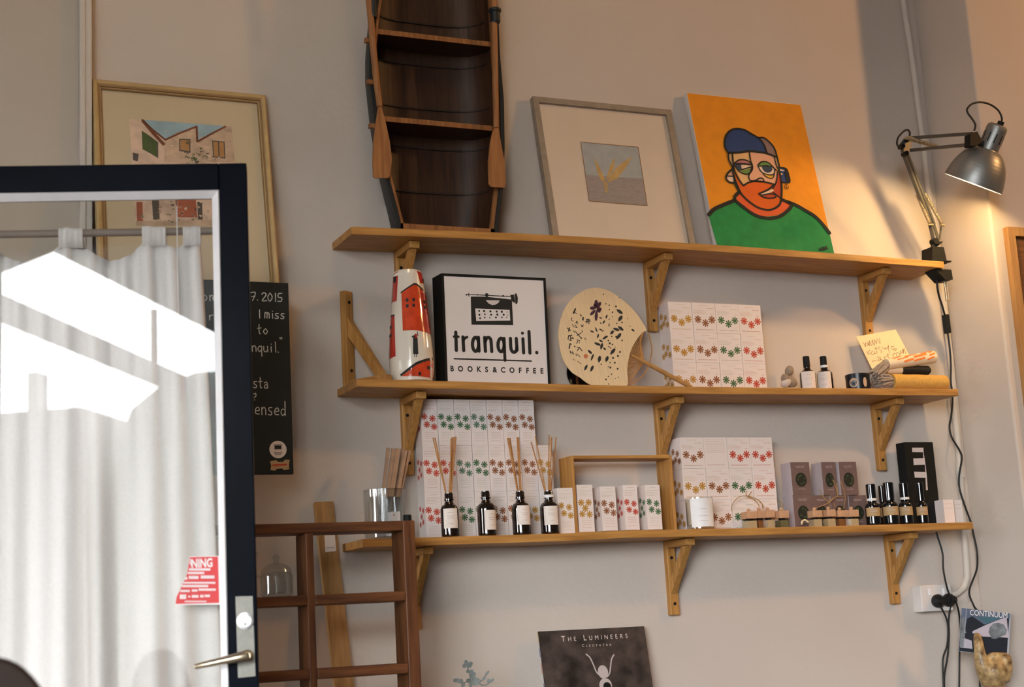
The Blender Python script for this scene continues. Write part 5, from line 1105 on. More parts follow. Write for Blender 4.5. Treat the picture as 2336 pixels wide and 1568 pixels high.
# open wooden box frame with the single boxes in it
yf = -.118; C = lambda x, y, d: at(*C5b((x, y))[0], -d)
xo0, xo1 = C(253, 800, .118)[0], C(1160, 800, .118)[0]; ztop_ = C(700, 624, .118)[2]; z0 = ZB(1.75)+.0006; tk = .0085; dp = .072
wf = thing('box_frame', 'open oak box frame standing on the bottom shelf around the single tall boxes', 'frame', ((xo0+xo1)/2, yf+dp/2, z0))
part(MB().bx((xo0, yf, z0), (xo0+tk, yf+dp, ztop_), 'oak_z'), 'side_panel', wf, bevel=.0012); part(MB().bx((xo1-tk, yf, z0), (xo1, yf+dp, ztop_), 'oak_z'), 'side_panel', wf, bevel=.0012)
part(MB().bx((xo0+tk, yf, ztop_-tk), (xo1-tk, yf+dp, ztop_), 'oak_x'), 'top_panel', wf, bevel=.0012); part(MB().bx((xo0+tk, yf+.001, z0), (xo1-tk, yf+dp, z0+.003), 'oak_x'), 'bottom_panel', wf)
for k, (x0, x1, yy, colr, five, lb, dz) in enumerate(((1277, 1311.4, 916, 'yellow', False, 'outside the left of the open box frame', 0), (1321.6, 1357, 888, 'yellow', True, 'first from the left inside the open box frame', .0035), (1375, 1409.5, 903, 'brown', False, 'second inside the open box frame', .0035), (1427.5, 1459.5, 890, 'red', False, 'third inside the open box frame', .0035), (1478.5, 1511.5, 890, 'green', False, 'rightmost inside the open box frame', .0035))):
    d = .112 if k else .118; ys = -d
    a_, b_ = at(x0, 1208, ys), at(x1, 1206, ys); zt = at(x0+4, 880+yy/3.92, ys)[2]; zz = ZB(a_[0])+.0006+dz
    xa, xb_2 = (a_[0], b_[0]) if k else (xo0-.001-(b_[0]-a_[0]), xo0-.001)
    w_ = b_[0]-a_[0]; n_ = 'five' if five else 'four'
    carton(('s', k), lambda: tall_mb(w_, zt-zz, .044, colr, five), 'diffuser_box', f'tall white box with {n_} {colr} flowers, {lb}', 'box', ((xa+xb_2)/2, ys, zz), 'single tall boxes by the open box frame')
# right stack of candle boxes
yr = -.070; xr_ = [at(x, 1030, yr)[0] for x in (1552.5, 1606, 1659, 1713, 1763.5)]; cw2 = (xr_[-1]-xr_[0])/4; zz = ZB(2.25)+.0006; ch2 = (at(1640, 998, yr)[2]-zz)/3
cg = (('brown', 'plain', 'red', 'red'), ('yellow', 'brown', 'green', 'red'), ('yellow', 'brown', 'green', 'red'))
for rI, row in enumerate(cg):
    for cI, colr in enumerate(row):
        pln_ = colr == 'plain'
        lb = 'white box without flowers, second from left in the top row of the bottom-shelf stack' if pln_ else f'white box with three {colr} flowers, {CN[cI]} from left, {RN[rI]} row of the bottom-shelf stack'
        carton(('d', colr), lambda: cube_mb(cw2-.0014, ch2-.0004, bd, 'brown' if pln_ else colr, pln_), 'candle_box', lb, 'box', (xr_[0]+cw2*(cI+.5), yr+(.001 if (rI+cI) % 2 else 0), zz+ch2*(2-rI)), 'candle boxes on the bottom shelf')
# candle glass
def Cc(x, y, d): return at(*C5b((x, y))[0], -d)
yc_ = -.118; l_, r_ = Cc(1283, 1150, -yc_), Cc(1512, 1150, -yc_); cx_ = (l_[0]+r_[0])/2; R = (r_[0]-l_[0])/2*.955; z0 = ZB(cx_)+.0006; H = Cc(1400, 1005, -yc_)[2]-z0
cg_ = thing('glass_candle', 'cream candle in a glass tumbler with a white label, in front of the candle boxes', 'candle', (cx_, yc_, z0))
part(MB().lathe([(R*.93, 0), (R*.97, .002), (R, H), (R-.0018, H), (R*.94, .012), (0, .011)], (cx_, yc_, z0), 'jar_glass', n=36), 'tumbler', cg_)
part(MB().lathe([(0, .0125), (R*.93, .0125), (R*.95, H*.86), (R*.9, H*.85), (0, H*.845)], (cx_, yc_, z0), 'wax', n=36), 'wax', cg_)
dv = V((CAM[0]-cx_, CAM[1]-yc_, 0)); a0 = math.atan2(dv[1], dv[0])+.25
L = MB().lathe([(R*.985+.0006, .006), (R+.0006, H*.95)], (cx_, yc_, z0), 'milk_white', n=18, cap=False, a0=a0-.92, a1=a0+.92)
for u, wd in ((.62, .3), (.40, .45), (.25, .4)): L.lathe([(R+.0009, H*u), (R+.0009, H*u+.001)], (cx_, yc_, z0), 'paper_line', n=8, cap=False, a0=a0-.8*wd, a1=a0+.8*wd)
part(L, 'label', cg_)
# little hanging diffusers: square bottle, wooden lid, twine loop
CD = crop(1640, 1120, 6.489)
def cube_diff(x0, x1, ycap, ybot, depth, oil, label, twine=None, turn=0, lab=None):
    a_, b_ = at(*CD((x0, 400))[0], -depth), at(*CD((x1, 400))[0], -depth); w_ = abs(b_[0]-a_[0])*.98; cx_ = (a_[0]+b_[0])/2; cy_ = -depth+w_*.45
    z0 = ZB(cx_)+.0006; zc = at(*CD((x0, ybot))[0], -depth)[2]; zt = at(*CD((x0, ycap))[0], -depth)[2]
    r = thing('hanging_diffuser', label, 'diffuser', (cx_, cy_, z0), 'little hanging diffusers on the bottom shelf'); h = w_/2
    part(MB().bx((cx_-h, cy_-h, z0), (cx_+h, cy_+h, zc-.003), 'jar_glass'), 'bottle', r, bevel=.0015)
    m = MB().bx((cx_-h*.86, cy_-h*.86, z0+.0018), (cx_+h*.86, cy_+h*.86, z0+(zc-z0)*.80), oil)
    part(m, 'oil', r)
    part(MB().lathe([(h*.6, 0), (h*.6, .0045)], (cx_, cy_, zc-.0045), 'black', n=14), 'stopper', r)
    part(MB().bx((cx_-h*1.02, cy_-h*1.02, zc), (cx_+h*1.02, cy_+h*1.02, zt), 'cap_wood'), 'lid', r, bevel=.0012)
    part(blob(MB(), (cx_, cy_, zt+.0045), .0052, .005, .0052, 'cap_wood'), 'knob', r)
    if twine: 
        for tw_ in twine:
            P = spline([at(*CD(p)[0], cy_-.004 if False else -(depth-.012)) for p in tw_], 5); part(MB().tube(P, .0011, 'twine', 6), 'twine', r)
    return r
cube_diff(415, 570, 308, 415, .110, 'oil_pale', 'little hanging diffuser with a wooden lid, leftmost of three in front of the candle boxes', [[(190, 300), (192, 225), (240, 140), (320, 85), (410, 75)], [(410, 75), (400, 30), (415, 5)], [(430, 85), (490, 10)], [(410, 75), (440, 95), (400, 60)]])
cube_diff(572, 700, 295, 405, .095, 'oil_dark', 'little hanging diffuser with dark oil, middle of three in front of the candle boxes', [[(410, 80), (520, 105), (600, 150), (640, 200), (650, 270)], [(440, 95), (540, 150), (600, 230)]])
cube_diff(705, 830, 290, 400, .105, 'oil_pale', 'little hanging diffuser with wooden lid, right one of three before the candle boxes', [[(600, 160), (650, 210), (655, 275)]])
cube_diff(900, 1038, 293, 405, .112, 'oil_green', 'little hanging diffuser standing alone in front of the first mauve box', [[(870, 150), (910, 165), (940, 210), (945, 260)]])
cube_diff(1395, 1533, 292, 395, .112, 'oil_pale', 'little hanging diffuser, leftmost of the four in front of the mauve boxes', [[(1430, 260), (1520, 225), (1620, 180), (1700, 110), (1760, 60), (1740, -120)], [(1640, 180), (1560, 110), (1490, -20)]])
cube_diff(1603, 1733, 280, 385, .108, 'oil_pale', 'little hanging diffuser, second of the four in front of the mauve boxes', [[(1640, 250), (1630, 190), (1650, 140), (1740, 90), (1870, 80)], [(1700, 180), (1720, 240)], [(1760, 70), (1725, -60), (1690, -160)]])
cube_diff(1765, 1925, 290, 390, .100, 'oil_dark', 'little hanging diffuser with dark oil, third of the four in front of the mauve boxes', [[(1845, 270), (1865, 180), (1870, 80), (1840, -40), (1800, -150)]])
cube_diff(1945, 2075, 282, 388, .112, 'oil_pale', 'little hanging diffuser, rightmost of the four, beside the black dropper bottles', None)
b_ = at(*CD((1280, 500))[0], -.125); m = MB()
m.tube(spline([b_+V((-.012, 0, .0)), b_+V((-.010, 0, .008)), b_+V((0, 0, .012)), b_+V((.010, 0, .006))], 5), .0025, 'card', 8); 
solo(m, 'twine_ring', 'small pale loop of cord lying at the edge of the bottom shelf', 'cord', (b_[0], b_[1], ZB(b_[0])))
# mauve boxes
def mauve(x0, x1, yt_, yb__, depth, d, label, z=None):
    a_, b2 = at(*C6b((x0, yt_+40))[0], -depth), at(*C6b((x1, yt_+40))[0], -depth); w_ = b2[0]-a_[0]; zt = at(*C6b((x0, yt_))[0], -depth)[2]; z0 = z if z is not None else ZB(a_[0])+.0006
    r = thing('mauve_box', label, 'box', ((a_[0]+b2[0])/2, -depth+d/2, z0), 'mauve boxes on the bottom shelf'); 
    m = MB().bx((a_[0], -depth, z0), (b2[0], -depth+d, zt), 'mauve_side'); m.poly([(a_[0], -depth-.0004, z0), (b2[0], -depth-.0004, z0), (b2[0], -depth-.0004, zt), (a_[0], -depth-.0004, zt)], 'mauve_box'); part(m, 'carton', r)
    m = MB(); cz = z0+(zt-z0)*.46; cx2 = (a_[0]+b2[0])/2; m.disc((cx2, -depth-.0008, cz), w_*.30, 'oval_dark', X_, Z_, 22, (zt-z0)*.22)
    rnd = random.Random(x0)
    for k in range(9):
        t = rnd.uniform(0, 6.28); q = (cx2+w_*.18*math.cos(t), -depth-.0012-.0002*k, cz+(zt-z0)*.13*math.sin(t)); m.disc(q, w_*.06, 'oval_leaf', X_, Z_, 6, (zt-z0)*.03)
    lines(m, Pl((a_[0], -depth-.0008, zt), X_, -Z_), w_, [((zt-z0)*.12, w_*.25, w_*.75, .0012), ((zt-z0)*.16, w_*.3, w_*.7, .001), ((zt-z0)*.82, w_*.3, w_*.7, .001)], 'mauve_side', -.0002+.0004, 2)
    part(m, 'printed_emblem', r); return zt
zz1 = mauve(370, 548, 792, 1090, .085, .048, 'mauve box with a dark oval emblem, lower one of the pair beside the candle boxes')
mauve(347, 525, 480, 790, .085, .048, 'mauve box with a dark oval emblem, upper one of the pair beside the candle boxes', zz1+.0004)
for k, (x0, x1) in enumerate(((552, 718), (727, 892), (901, 1066))): zz1 = mauve(x0, x1, 795, 1085, .075, .048, f'mauve box with a dark oval emblem, {("left", "middle", "right")[k]} one of three right behind the little diffusers')
mauve(640, 776, 478, 788, .075, .048, 'mauve box with pale left side, left one of the two topmost behind the diffusers', zz1+.0004)
mauve(806, 972, 476, 786, .080, .048, 'mauve box with dark oval emblem, right one of the two topmost behind the diffusers', zz1+.0004)
# black dropper bottles
for k, (xc, w_, yc0, yb0, d, lb) in enumerate(((1131, 122, 685, 850, .118, 'leftmost in front'), (1299, 136, 670, 838, .122, 'second from left in front'), (1446, 118, 672, 838, .112, 'third from left in front'), (1598, 100, 668, 840, .104, 'rightmost before the black box'), (1232, 80, 700, 850, .060, 'half hidden behind the second one'))):
    c = at(*C6b((xc, 950))[0], -d); z0 = ZB(c[0])+.0006; R = w_/4.171/2*abs(at(1900, 1150, -d)[0]-at(1901, 1150, -d)[0])*.94
    hb = at(*C6b((xc, yb0))[0], -d)[2]-z0; H = at(*C6b((xc, yc0))[0], -d)[2]-z0
    bottle('dropper_bottle', f'black glass bottle with tall black cap and kraft label, {lb}', c[0], -d, z0, R, hb, .010, R*.5, H-hb+.001, R*.66, (hb*.37, hb*.72, 1.15, .1), 'black bottles on the bottom shelf', body='black_gloss', capm='black_gloss', labm='kraft', ring=(k < 3), shoulder=.30)
# black box with cut-out letters
d = .066; x0, x1 = at(*C6b((1462, 600))[0], -d)[0], at(*C6b((1735, 600))[0], -d)[0]; z0 = ZB(x0)+.0006; zt = at(*C6b((1500, 288))[0], -d)[2]
bb = thing('black_box', 'tall black box with pale stacked letters, standing at the right end of the bottom shelf', 'box', ((x0+x1)/2, -d+.03, z0)); part(MB().bx((x0, -d, z0), (x1, -d+.040, zt), 'black'), 'carton', bb, bevel=.001)
pl = Pl((x0, -d, zt), X_, -Z_); m = MB()
for q in ([(1505, 342), (1612, 342), (1614, 384), (1506, 382)], [(1608, 384), (1614, 384), (1622, 440), (1612, 440)], [(1516, 444), (1624, 440), (1632, 503), (1520, 506)], [(1626, 503), (1632, 503), (1640, 572), (1630, 572)], [(1524, 570), (1641, 574), (1646, 628), (1530, 626)], [(1632, 628), (1646, 628), (1654, 745), (1636, 745)]):
    m.poly([pl.tr(x, y, .0006) for x, y in C6b(*q)], 'carton_edge')
part(m, 'letters', bb)
# white boxes at the right end
for x0, x1, yt_, d, lb in ((1810, 1905, 836, .105, 'small white box beside the tall black box on the bottom shelf'), (1914, 1986, 840, .085, 'small white box at the far right end of the bottom shelf')):
    a_, b2 = at(*C6b((x0, 950))[0], -d), at(*C6b((x1, 950))[0], -d); z0 = ZB(a_[0])+.0006; zt = at(*C6b((x0, yt_))[0], -d)[2]
    m = MB().bx((a_[0], -d, z0), (b2[0], -d+.038, zt), 'carton'); lines(m, Pl((a_[0], -d, zt), X_, -Z_), .02, [(.012, .004, b2[0]-a_[0]-.004, .001), (.024, .003, b2[0]-a_[0]-.005, .001)], 'paper_line', .0004)
    solo(m, 'small_box', lb, 'box', ((a_[0]+b2[0])/2, -d, z0), 'small white boxes at the right end')
# glass jar with incense at the left end of the shelf
C7 = crop(820, 1000, 6.031)
d = .088; l_, r_ = at(*C7((62, 900))[0], -d), at(*C7((632, 900))[0], -d); cx_ = (l_[0]+r_[0])/2; R = (r_[0]-l_[0])/2*.955; R = min(R, d-.008); z0 = ZB(cx_)+.0006; zt = at(*C7((340, 715))[0], -d)[2]
jr = thing('ribbed_glass_jar', 'wide ribbed clear glass jar at the left end of the bottom shelf', 'jar', (cx_, -d, z0)); H = zt-z0
n = 168; m = MB(); vs = []
for h, k in ((0, .92), (.004, 1), (H-.004, 1), (H, 1)):
    vs += [V((cx_, -d, z0+h))+(R*k*(1+.022*abs(math.cos(14*2*math.pi*i/n))))*V((math.cos(2*math.pi*i/n), math.sin(2*math.pi*i/n), 0)) for i in range(n)]
m.add(vs, [[j*n+i, j*n+(i+1) % n, (j+1)*n+(i+1) % n, (j+1)*n+i] for j in range(3) for i in range(n)], 'jar_glass', True)
m.lathe([(R, H), (R-.003, H), (R-.003, .006), (0, .006)], (cx_, -d, z0), 'jar_glass', n=48); part(m, 'jar', jr)
b_ = at(*C7((430, 1090))[0], -.13); z0w = z0+.0065
m = MB().bx((cx_+.000, -d-.045, z0w), (cx_+.022, -d-.020, at(890, 1169, -.12)[2]), 'carton'); pl = Pl((cx_, -d-.045, at(890, 1169, -.12)[2]), X_, -Z_); flower(m, pl, .006, .008, .0022, 'f_red'); solo(m, 'small_box', 'tiny white box with a red star inside the ribbed glass jar', 'box', (cx_+.011, -d-.03, z0w))
sx = [(395, 140, 330, 720), (470, 150, 400, 700), (530, 145, 450, 700), (595, 150, 510, 700), (690, 170, 570, 700), (640, 165, 545, 690)]
for k, (xt, yt_, xb2, yb2) in enumerate(sx):
    dd = .075+.012*(k % 3); A, B = at(*C7((xt, yt_))[0], -dd), at(*C7((xb2, yb2))[0], -dd); dv = nrm(B-A); low = A+dv*((A[2]-z0w-.003)/-dv[2]); 
    q = V((cx_, -d, 0)); off = low-q; off[2] = 0; rr = np.linalg.norm(off); lim = R-.012
    if rr > lim: low = low-off*(1-lim/rr)
    s_ = thing('incense_pack', f'thin clear pack of brown incense sticks leaning in the ribbed jar, {("first", "second", "third", "fourth", "sixth", "fifth")[k]} from the left', 'incense', low, 'incense packs in the ribbed jar')
    mid = A*.45+low*.55; up = V((0, 1, 0)); w_ = .0105 if k in (1, 2) else .0075
    part(MB().bar(A, mid+(A-mid)*.0, w_, .004, 'cap_wood', up=up), 'sticks', s_); part(MB().bar(A+(A-low)*.002, low, w_*1.2, .0055, 'clear_film', up=up), 'wrapper', s_)
c = at(929.5, 1184, -.128); z0 = ZB(c[0])+.0006; zt = at(930, 1173, -.128)[2]
bottle('small_bottle', 'small pale bottle with black cap, mostly hidden by the brown cubby unit', c[0], -.128, z0, .0135, zt-z0-.022, .010, .006, .022, .0098, None, None, body='jar_glass')
# ------------------------------------------------------------------ brown cubby unit in front of the wall, left
A_ = R_(1.0); UC = V((math.cos(A_), -math.sin(A_), 0))
oc = at(946, 1187.5, -.335); pcb = Pl(oc, UC, -Z_); C7b = crop(560, 1120, 3.5)
cub = thing('cubby_unit', 'open dark brown wooden cubby unit between the glass door and the shelves', 'shelf unit', (oc[0]-.25, oc[1]+.1, 0))
dep = .085; hc = oc[2]; wst = abs(pcb.uv(918, 1400)[0]-pcb.uv(946, 1400)[0])
a_c0, a_c1 = pcb.uv(702, 1400)[0], pcb.uv(720, 1400)[0]; pitch = abs(a_c0+(a_c1-a_c0)/2+wst/2)
def cb(a0, b0, a1, b1, mt): return MB().box(pcb.pt(a0, b0), pcb.e1*(a1-a0), pcb.e2*(b1-b0), -pcb.n*dep, mt)
b1_, b2_ = pcb.uv(917, 1349)[1], pcb.uv(917, 1372)[1]; rh = b2_-b1_; b3_ = pcb.uv(924, 1514)[1]
aL_ = a_c0-pitch
part(cb(-wst, 0, 0, hc-.001, 'brown_z'), 'side_panel', cub, bevel=.0025); part(cb(a_c0, rh, a_c1, hc-.001, 'brown_z'), 'divider', cub, bevel=.0025); part(cb(aL_-wst, 0, aL_, hc-.001, 'brown_z'), 'side_panel', cub, bevel=.0025)
bq = [0, b1_, b3_]; st_ = b3_-b1_
while bq[-1]+st_ < hc-.05: bq.append(bq[-1]+st_)
for k, b in enumerate(bq):
    if k == 0: part(cb(aL_, 0, -wst, rh, 'brown_x'), 'shelf_board', cub, bevel=.0025)
    else:
        for l_, r_ in ((aL_, a_c0), (a_c1, -wst)): part(cb(l_, b, r_, b+rh, 'brown_x'), 'shelf_board', cub, bevel=.0025)
# glass jar with a domed lid standing in the left compartment
p = pcb.tr(632, 1375, -.05); zz = pcb.pt(0, b1_)[2]+.0006
gj = thing('glass_jar', 'clear glass jar with a knobbed lid in the left compartment of the brown cubby unit', 'jar', (p[0], p[1], zz)); R = .036
part(MB().lathe([(R*.8, 0), (R, .006), (R, .045), (R*.9, .052), (R*.9-.002, .052), (R-.003, .045), (R-.003, .008), (0, .006)], (p[0], p[1], zz), 'jar_glass', n=32), 'bowl', gj)
part(MB().lathe([(R*.95, .053), (R*.9, .060), (R*.6, .070), (R*.2, .074), (.005, .078), (.009, .086), (.005, .092), (0, .093)], (p[0], p[1], zz), 'jar_glass', n=32), 'lid', gj)
hp = [V((p[0]-R-.0, p[1], zz+.046)), V((p[0]-R-.012, p[1], zz+.05)), V((p[0]-R-.015, p[1], zz+.08)), V((p[0]-R-.004, p[1], zz+.098))]
part(MB().tube(spline(hp, 5), .0028, 'jar_glass', 8), 'handle', gj)
# plank leaning on the wall behind the cubby
def PK(x, y, d): return at(x, y, -d)
T0, T1 = at(717, 1146, -.019), at(760, 1144, -.019); B0, B1 = at(767, 1560, -.062), at(803, 1560, -.062)
e_ = (B0+B1)/2-(T0+T1)/2; wv = T1-T0; kx = ((T0+T1)/2)[2]/-e_[2]; foot = (T0+T1)/2+e_*kx*.985
f0 = foot-wv*.45; f1 = foot+wv*.45
r = thing('leaning_plank', 'narrow brown plank leaning on the wall behind the cubby unit', 'plank', foot); nk = nrm(np.cross(e_, wv)); nk = nk if nk[1] < 0 else -nk
part(MB().prism([T0, T1, f1, f0], nk*-.016, 'plank'), 'board', r, bevel=.0015)
pk = Pl(T0, wv, e_); tg = [(740, 1220), (764, 1219), (767, 1258), (742, 1260)]; part(MB().poly([pk.tr(x, y, .0006) for x, y in tg], 'paper').poly([pk.tr(x, y, .0010) for x, y in ((744, 1249), (763, 1248), (764, 1251), (744.5, 1252))], 'paper_line'), 'paper_tag', r, 'white paper tag')
# sideboard below the frame: carries the record, the plant and the hand
ZS = .770
sb = thing('sideboard', 'long dark sideboard below the shelves, just under the picture edge', 'sideboard', (2.2, -.2, 0))
part(MB().bx((1.28, -.40, ZS-.03), (3.078, -.004, ZS), 'dark_top'), 'top', sb, bevel=.003); part(MB().bx((1.30, -.38, .08), (3.06, -.01, ZS-.03), 'dark_top'), 'carcass', sb, bevel=.002)
for k in range(4): part(MB().bx((1.31+k*.438, -.398, .10), (1.31+k*.438+.43, -.38, ZS-.04), 'dark_top'), 'door', sb, bevel=.002)
for x in (1.36, 3.0):
    for y in (-.35, -.05): part(MB().bx((x-.025, y-.025, 0), (x+.025, y+.025, .08), 'brown_z'), 'leg', sb)
# record sleeve
CR = crop(1020, 1400, 4.492)
TL, TR, BRr = CR((932, 186), (2018, 131), (2108, 722)); pr_ = lean(TL, TR, BRr, .030); ar = pr_.uv(*TR)[0]; d1 = pr_.uv(*TR); 
ur = nrm(pr_.tr(*TR)-pr_.tr(*TL)); dn = nrm(pr_.e2-ur*(pr_.e2 @ ur)); pr_ = Pl(pr_.tr(*TL), ur, dn); ar = pr_.uv(*TR)[0]; hr = (pr_.o[2]-ZS-.0008)/-dn[2]; 
rec = thing('record_sleeve', 'dark mottled record sleeve with pale lettering leaning on the wall at the bottom', 'record', pr_.pt(ar/2, hr))
Pc = [pr_.pt(0, 0), pr_.pt(ar, 0), pr_.pt(ar, min(ar, hr-.0)), pr_.pt(0, min(ar, hr))]; hh_ = (pr_.o[2]-ZS-.0008)/-dn[2]; Pc[2] = pr_.pt(ar, (pr_.pt(ar, 0)[2]-ZS-.0008)/-dn[2]); Pc[3] = pr_.pt(0, hh_)
part(MB().prism(Pc, -pr_.n*.005, 'lp_cover', 'black'), 'sleeve', rec)
m = MB(); 
def spn(b0, b1, mt, k): m.box(pr_.pt(-.0003, b0, -.0012), -pr_.e1*.0004, pr_.e2*(b1-b0), -pr_.n*.0028, mt)
spn(0, hh_, 'lp_pale', 0)
for b0, b1, mt in ((.001, .026, 'sp_yellow'), (.042, .064, 'sp_blue'), (.080, .106, 'sp_red'), (.13, .17, 'sp_blue')): m.box(pr_.pt(-.0009, b0, -.0018), -pr_.e1*.0004, pr_.e2*(b1-b0), -pr_.n*.0026, mt)
part(m, 'spine', rec)
m = MB()
def lpt(s, x0, x1, y0, y1, size, off=0.0, small=.78):
    """small capitals: first letters large"""
    a0, b0 = pr_.uv(*CR((x0, y0))[0]); a1_, b1 = pr_.uv(*CR((x1, y1))[0]); 
    adv = []; 
    for ch in s:
        sz = size if ch in 'TLC' and (ch != 'T' or not adv) and (len(adv) in (0, 4)) else size*small
        vs, fs = text2d(ch, sz, off, 'LEFT', .92) if ch != ' ' else ([], []); w_ = max([v[0] for v in vs], default=size*.3); adv.append((ch, sz, w_))
    tot_ = sum(a[2] for a in adv); gap = ((a1_-a0)-tot_)/(len(s)-1); x = 0
    for ch, sz, w_ in adv:
        if ch != ' ': 
            t = (x+w_/2)/(a1_-a0); text(m, ch, pr_, a0+x, b0+(b1-b0)*t, sz, 'lp_line', .0005, off, 'LEFT', .92, -math.atan2(b1-b0, a1_-a0))
        if ch in 'THELUMIN': pass
        x += w_+gap
lpt('THE LUMINEERS', 1172, 1850, 290, 252, .0205); lpt('CLEOPATRA', 1382, 1682, 345, 332, .0105)
def LP_(pts, mt, c=.0005): m.poly([pr_.tr(x, y, c) for x, y in CR(*pts)], mt)
m.disc(pr_.tr(*CR((1597, 600))[0], .0005), .0145, 'lp_pale', pr_.e1, pr_.e2, 24, .0170)
for s_ in ([(1425, 418), (1465, 455), (1500, 530), (1530, 600), (1570, 640)], [(1708, 425), (1685, 470), (1675, 540), (1665, 610), (1640, 650)]): m.stroke(spline([pr_.tr(x, y, .0008) for x, y in CR(*s_)], 5), .0036, 'lp_pale', pr_.n)
m.disc(pr_.tr(*CR((1625, 740))[0], .0005), .018, 'lp_pale', pr_.e1, pr_.e2, 20, .0190); m.disc(pr_.tr(*CR((1640, 745))[0], .0009), .011, 'black', pr_.e1, pr_.e2, 18, .010)
part(m, 'cover_print', rec)
# plant
CPp = crop(1020, 1400, 4.492); dpl = .20; bp_ = at(1068, 1640, -dpl)
pt_ = thing('potted_succulent', 'grey-green leafy plant peeping in at the bottom edge beside the record', 'plant', (bp_[0], -dpl, ZS))
part(MB().lathe([(.038, 0), (.050, .085), (.054, .086), (.054, .098), (.047, .098), (.045, .085), (0, .084)], (bp_[0], -dpl, ZS), 'pot', n=28), 'pot', pt_)
m = MB(); lv_ = MB(); so = V((bp_[0], -dpl, ZS+.08))
def pleaf(q, ang, l, w, tilt):
    q = V(q); e1 = X_*math.cos(ang)*1.0+Z_*math.sin(ang)*1.0; e1 = nrm(e1-Y_*tilt); e2 = nrm(np.cross(e1, Y_+X_*.3)); nn = np.cross(e1, e2); ps_ = []
    for k in range(12):
        t = 2*math.pi*k/12; ps_.append(q+e1*(l/2+l/2*math.cos(t))+e2*w/2*math.sin(t)+nn*.12*l*(math.cos(t))**2)
    lv_.add([q+e1*l/2]+ps_, [[0, 1+k, 1+(k+1) % 12] for k in range(12)], 'succulent', True)
for stem in ([(235, 735), (235, 650), (225, 600), (200, 530)], [(240, 735), (300, 715), (350, 690), (388, 640)], [(230, 740), (160, 720), (100, 700)], [(245, 745), (380, 740), (440, 705)]):
    P = [so]+[at(*CPp(q)[0], -dpl+.0) for q in stem]; P = spline(P, 5); m.tube(P, .0016, 'succulent', 7)
for x, y, a, l, w in ((200, 530, 1.9, .014, .010), (195, 545, 2.8, .013, .010), (215, 535, .6, .013, .010), (200, 545, .1, .012, .009), (228, 600, .3, .010, .008), (225, 605, 2.6, .011, .008), (240, 660, .9, .017, .013), (245, 690, .2, .016, .014), (235, 700, 2.7, .014, .010), (388, 640, .9, .016, .006), (350, 690, .6, .014, .006), (300, 715, 1.2, .013, .008), (160, 720, 2.2, .016, .009), (105, 700, 2.7, .015, .009), (110, 710, 1.7, .012, .008), (180, 725, 3.6, .014, .009), (440, 705, .7, .013, .007), (420, 715, 1.5, .012, .007), (260, 725, .3, .018, .012)): pleaf(at(*CPp((x, y))[0], -dpl), a, l, w, .35)
part(m, 'stem', pt_); part(lv_, 'leaves', pt_)
# hand sculpture holding a music case
CH = crop(2170, 1370, 7.919)
fh = nrm(V((_f[0], _f[1], 0))); rh_ = V((fh[1], -fh[0], 0)); yh = .155
oh = at(2250, 1500, -yh)
ph = Pl(oh, rh_+.0*fh, -Z_)
cs = [ph.tr(*CH(q)[0]) for q in ((190, 135), (1085, 240), (1045, 985), (150, 860))]
e1c = nrm((cs[1]-cs[0])+(cs[2]-cs[3])*.85); e2c = nrm((cs[3]-cs[0])); e2c = nrm(e2c-e1c*(e1c @ e2c)); 
pcd = Pl(cs[0], e1c, e2c); wcd = np.linalg.norm(cs[1]-cs[0]); hcd = wcd*.87; 
case = thing('music_case', 'flat plastic music case with a blue-grey cover, held upright by the gilt hand', 'music case', pcd.pt(wcd/2, hcd))
part(MB().prism([pcd.pt(0, 0), pcd.pt(wcd, 0), pcd.pt(wcd, hcd), pcd.pt(0, hcd)], -pcd.n*.0095, 'cd_case'), 'case', case, bevel=.0008)
m = MB()
def CDp(pts, mt, c): m.poly([pcd.tr(x, y, c) for x, y in CH(*pts)], mt)
m.poly([pcd.pt(.0005, .0008, .0003), pcd.pt(wcd-.005, .0008, .0003), pcd.pt(wcd-.005, hcd-.001, .0003), pcd.pt(.0005, hcd-.001, .0003)], 'cd_dark')
CDp([(192, 140), (1062, 240), (1058, 330), (940, 330), (600, 440), (380, 290), (290, 330), (255, 480), (270, 600), (180, 500)], 'cd_blue', .0005)
CDp([(480, 300), (900, 320), (640, 425)], 'cd_teal', .0007); CDp([(900, 340), (1000, 310), (1040, 680), (900, 670), (690, 660), (560, 655), (500, 600), (385, 600), (385, 560), (640, 440)], 'cd_lilac', .0007)
CDp([(700, 480), (760, 420), (850, 405), (950, 440), (1005, 540), (990, 620), (880, 670), (800, 700), (730, 690), (670, 580)], 'cd_grey', .0009); CDp([(250, 690), (370, 730), (385, 880), (160, 850), (165, 700)], 'cd_lilac', .0007); CDp([(185, 330), (235, 300), (250, 560), (280, 590), (230, 600), (178, 520)], 'cd_grey', .0007)
CDp([(168, 520), (230, 590), (225, 850), (155, 845)], 'cd_grey', .0008)
m.stroke([pcd.tr(x, y, .0010) for x, y in CH((275, 150), (225, 850))], .0016, 'cd_case', pcd.n, 0)
a_, b_ = pcd.uv(*CH((330, 268))[0]); a2, b2 = pcd.uv(*CH((1010, 325))[0]); vs, fs = text2d('CONTINUUM', 1, 0, 'LEFT', .78); wt = max(v[0] for v in vs)
text(m, 'CONTINUUM', pcd, a_, b_, (a2-a_)/wt, 'white_ink', .0012, 0.0, 'LEFT', .78, -math.atan2(b2-b_, a2-a_))
part(m, 'cover', case)
hand = thing('hand_sculpture', 'gilt stone-like hand sculpture holding up a flat music case, bottom right', 'sculpture', (ph.tr(2258, 1560)[0], ph.tr(2258, 1560)[1], ZS))
m = MB()
def hp_(x, y, c=0.0): return ph.tr(*CH((x, y))[0])+ph.n*c
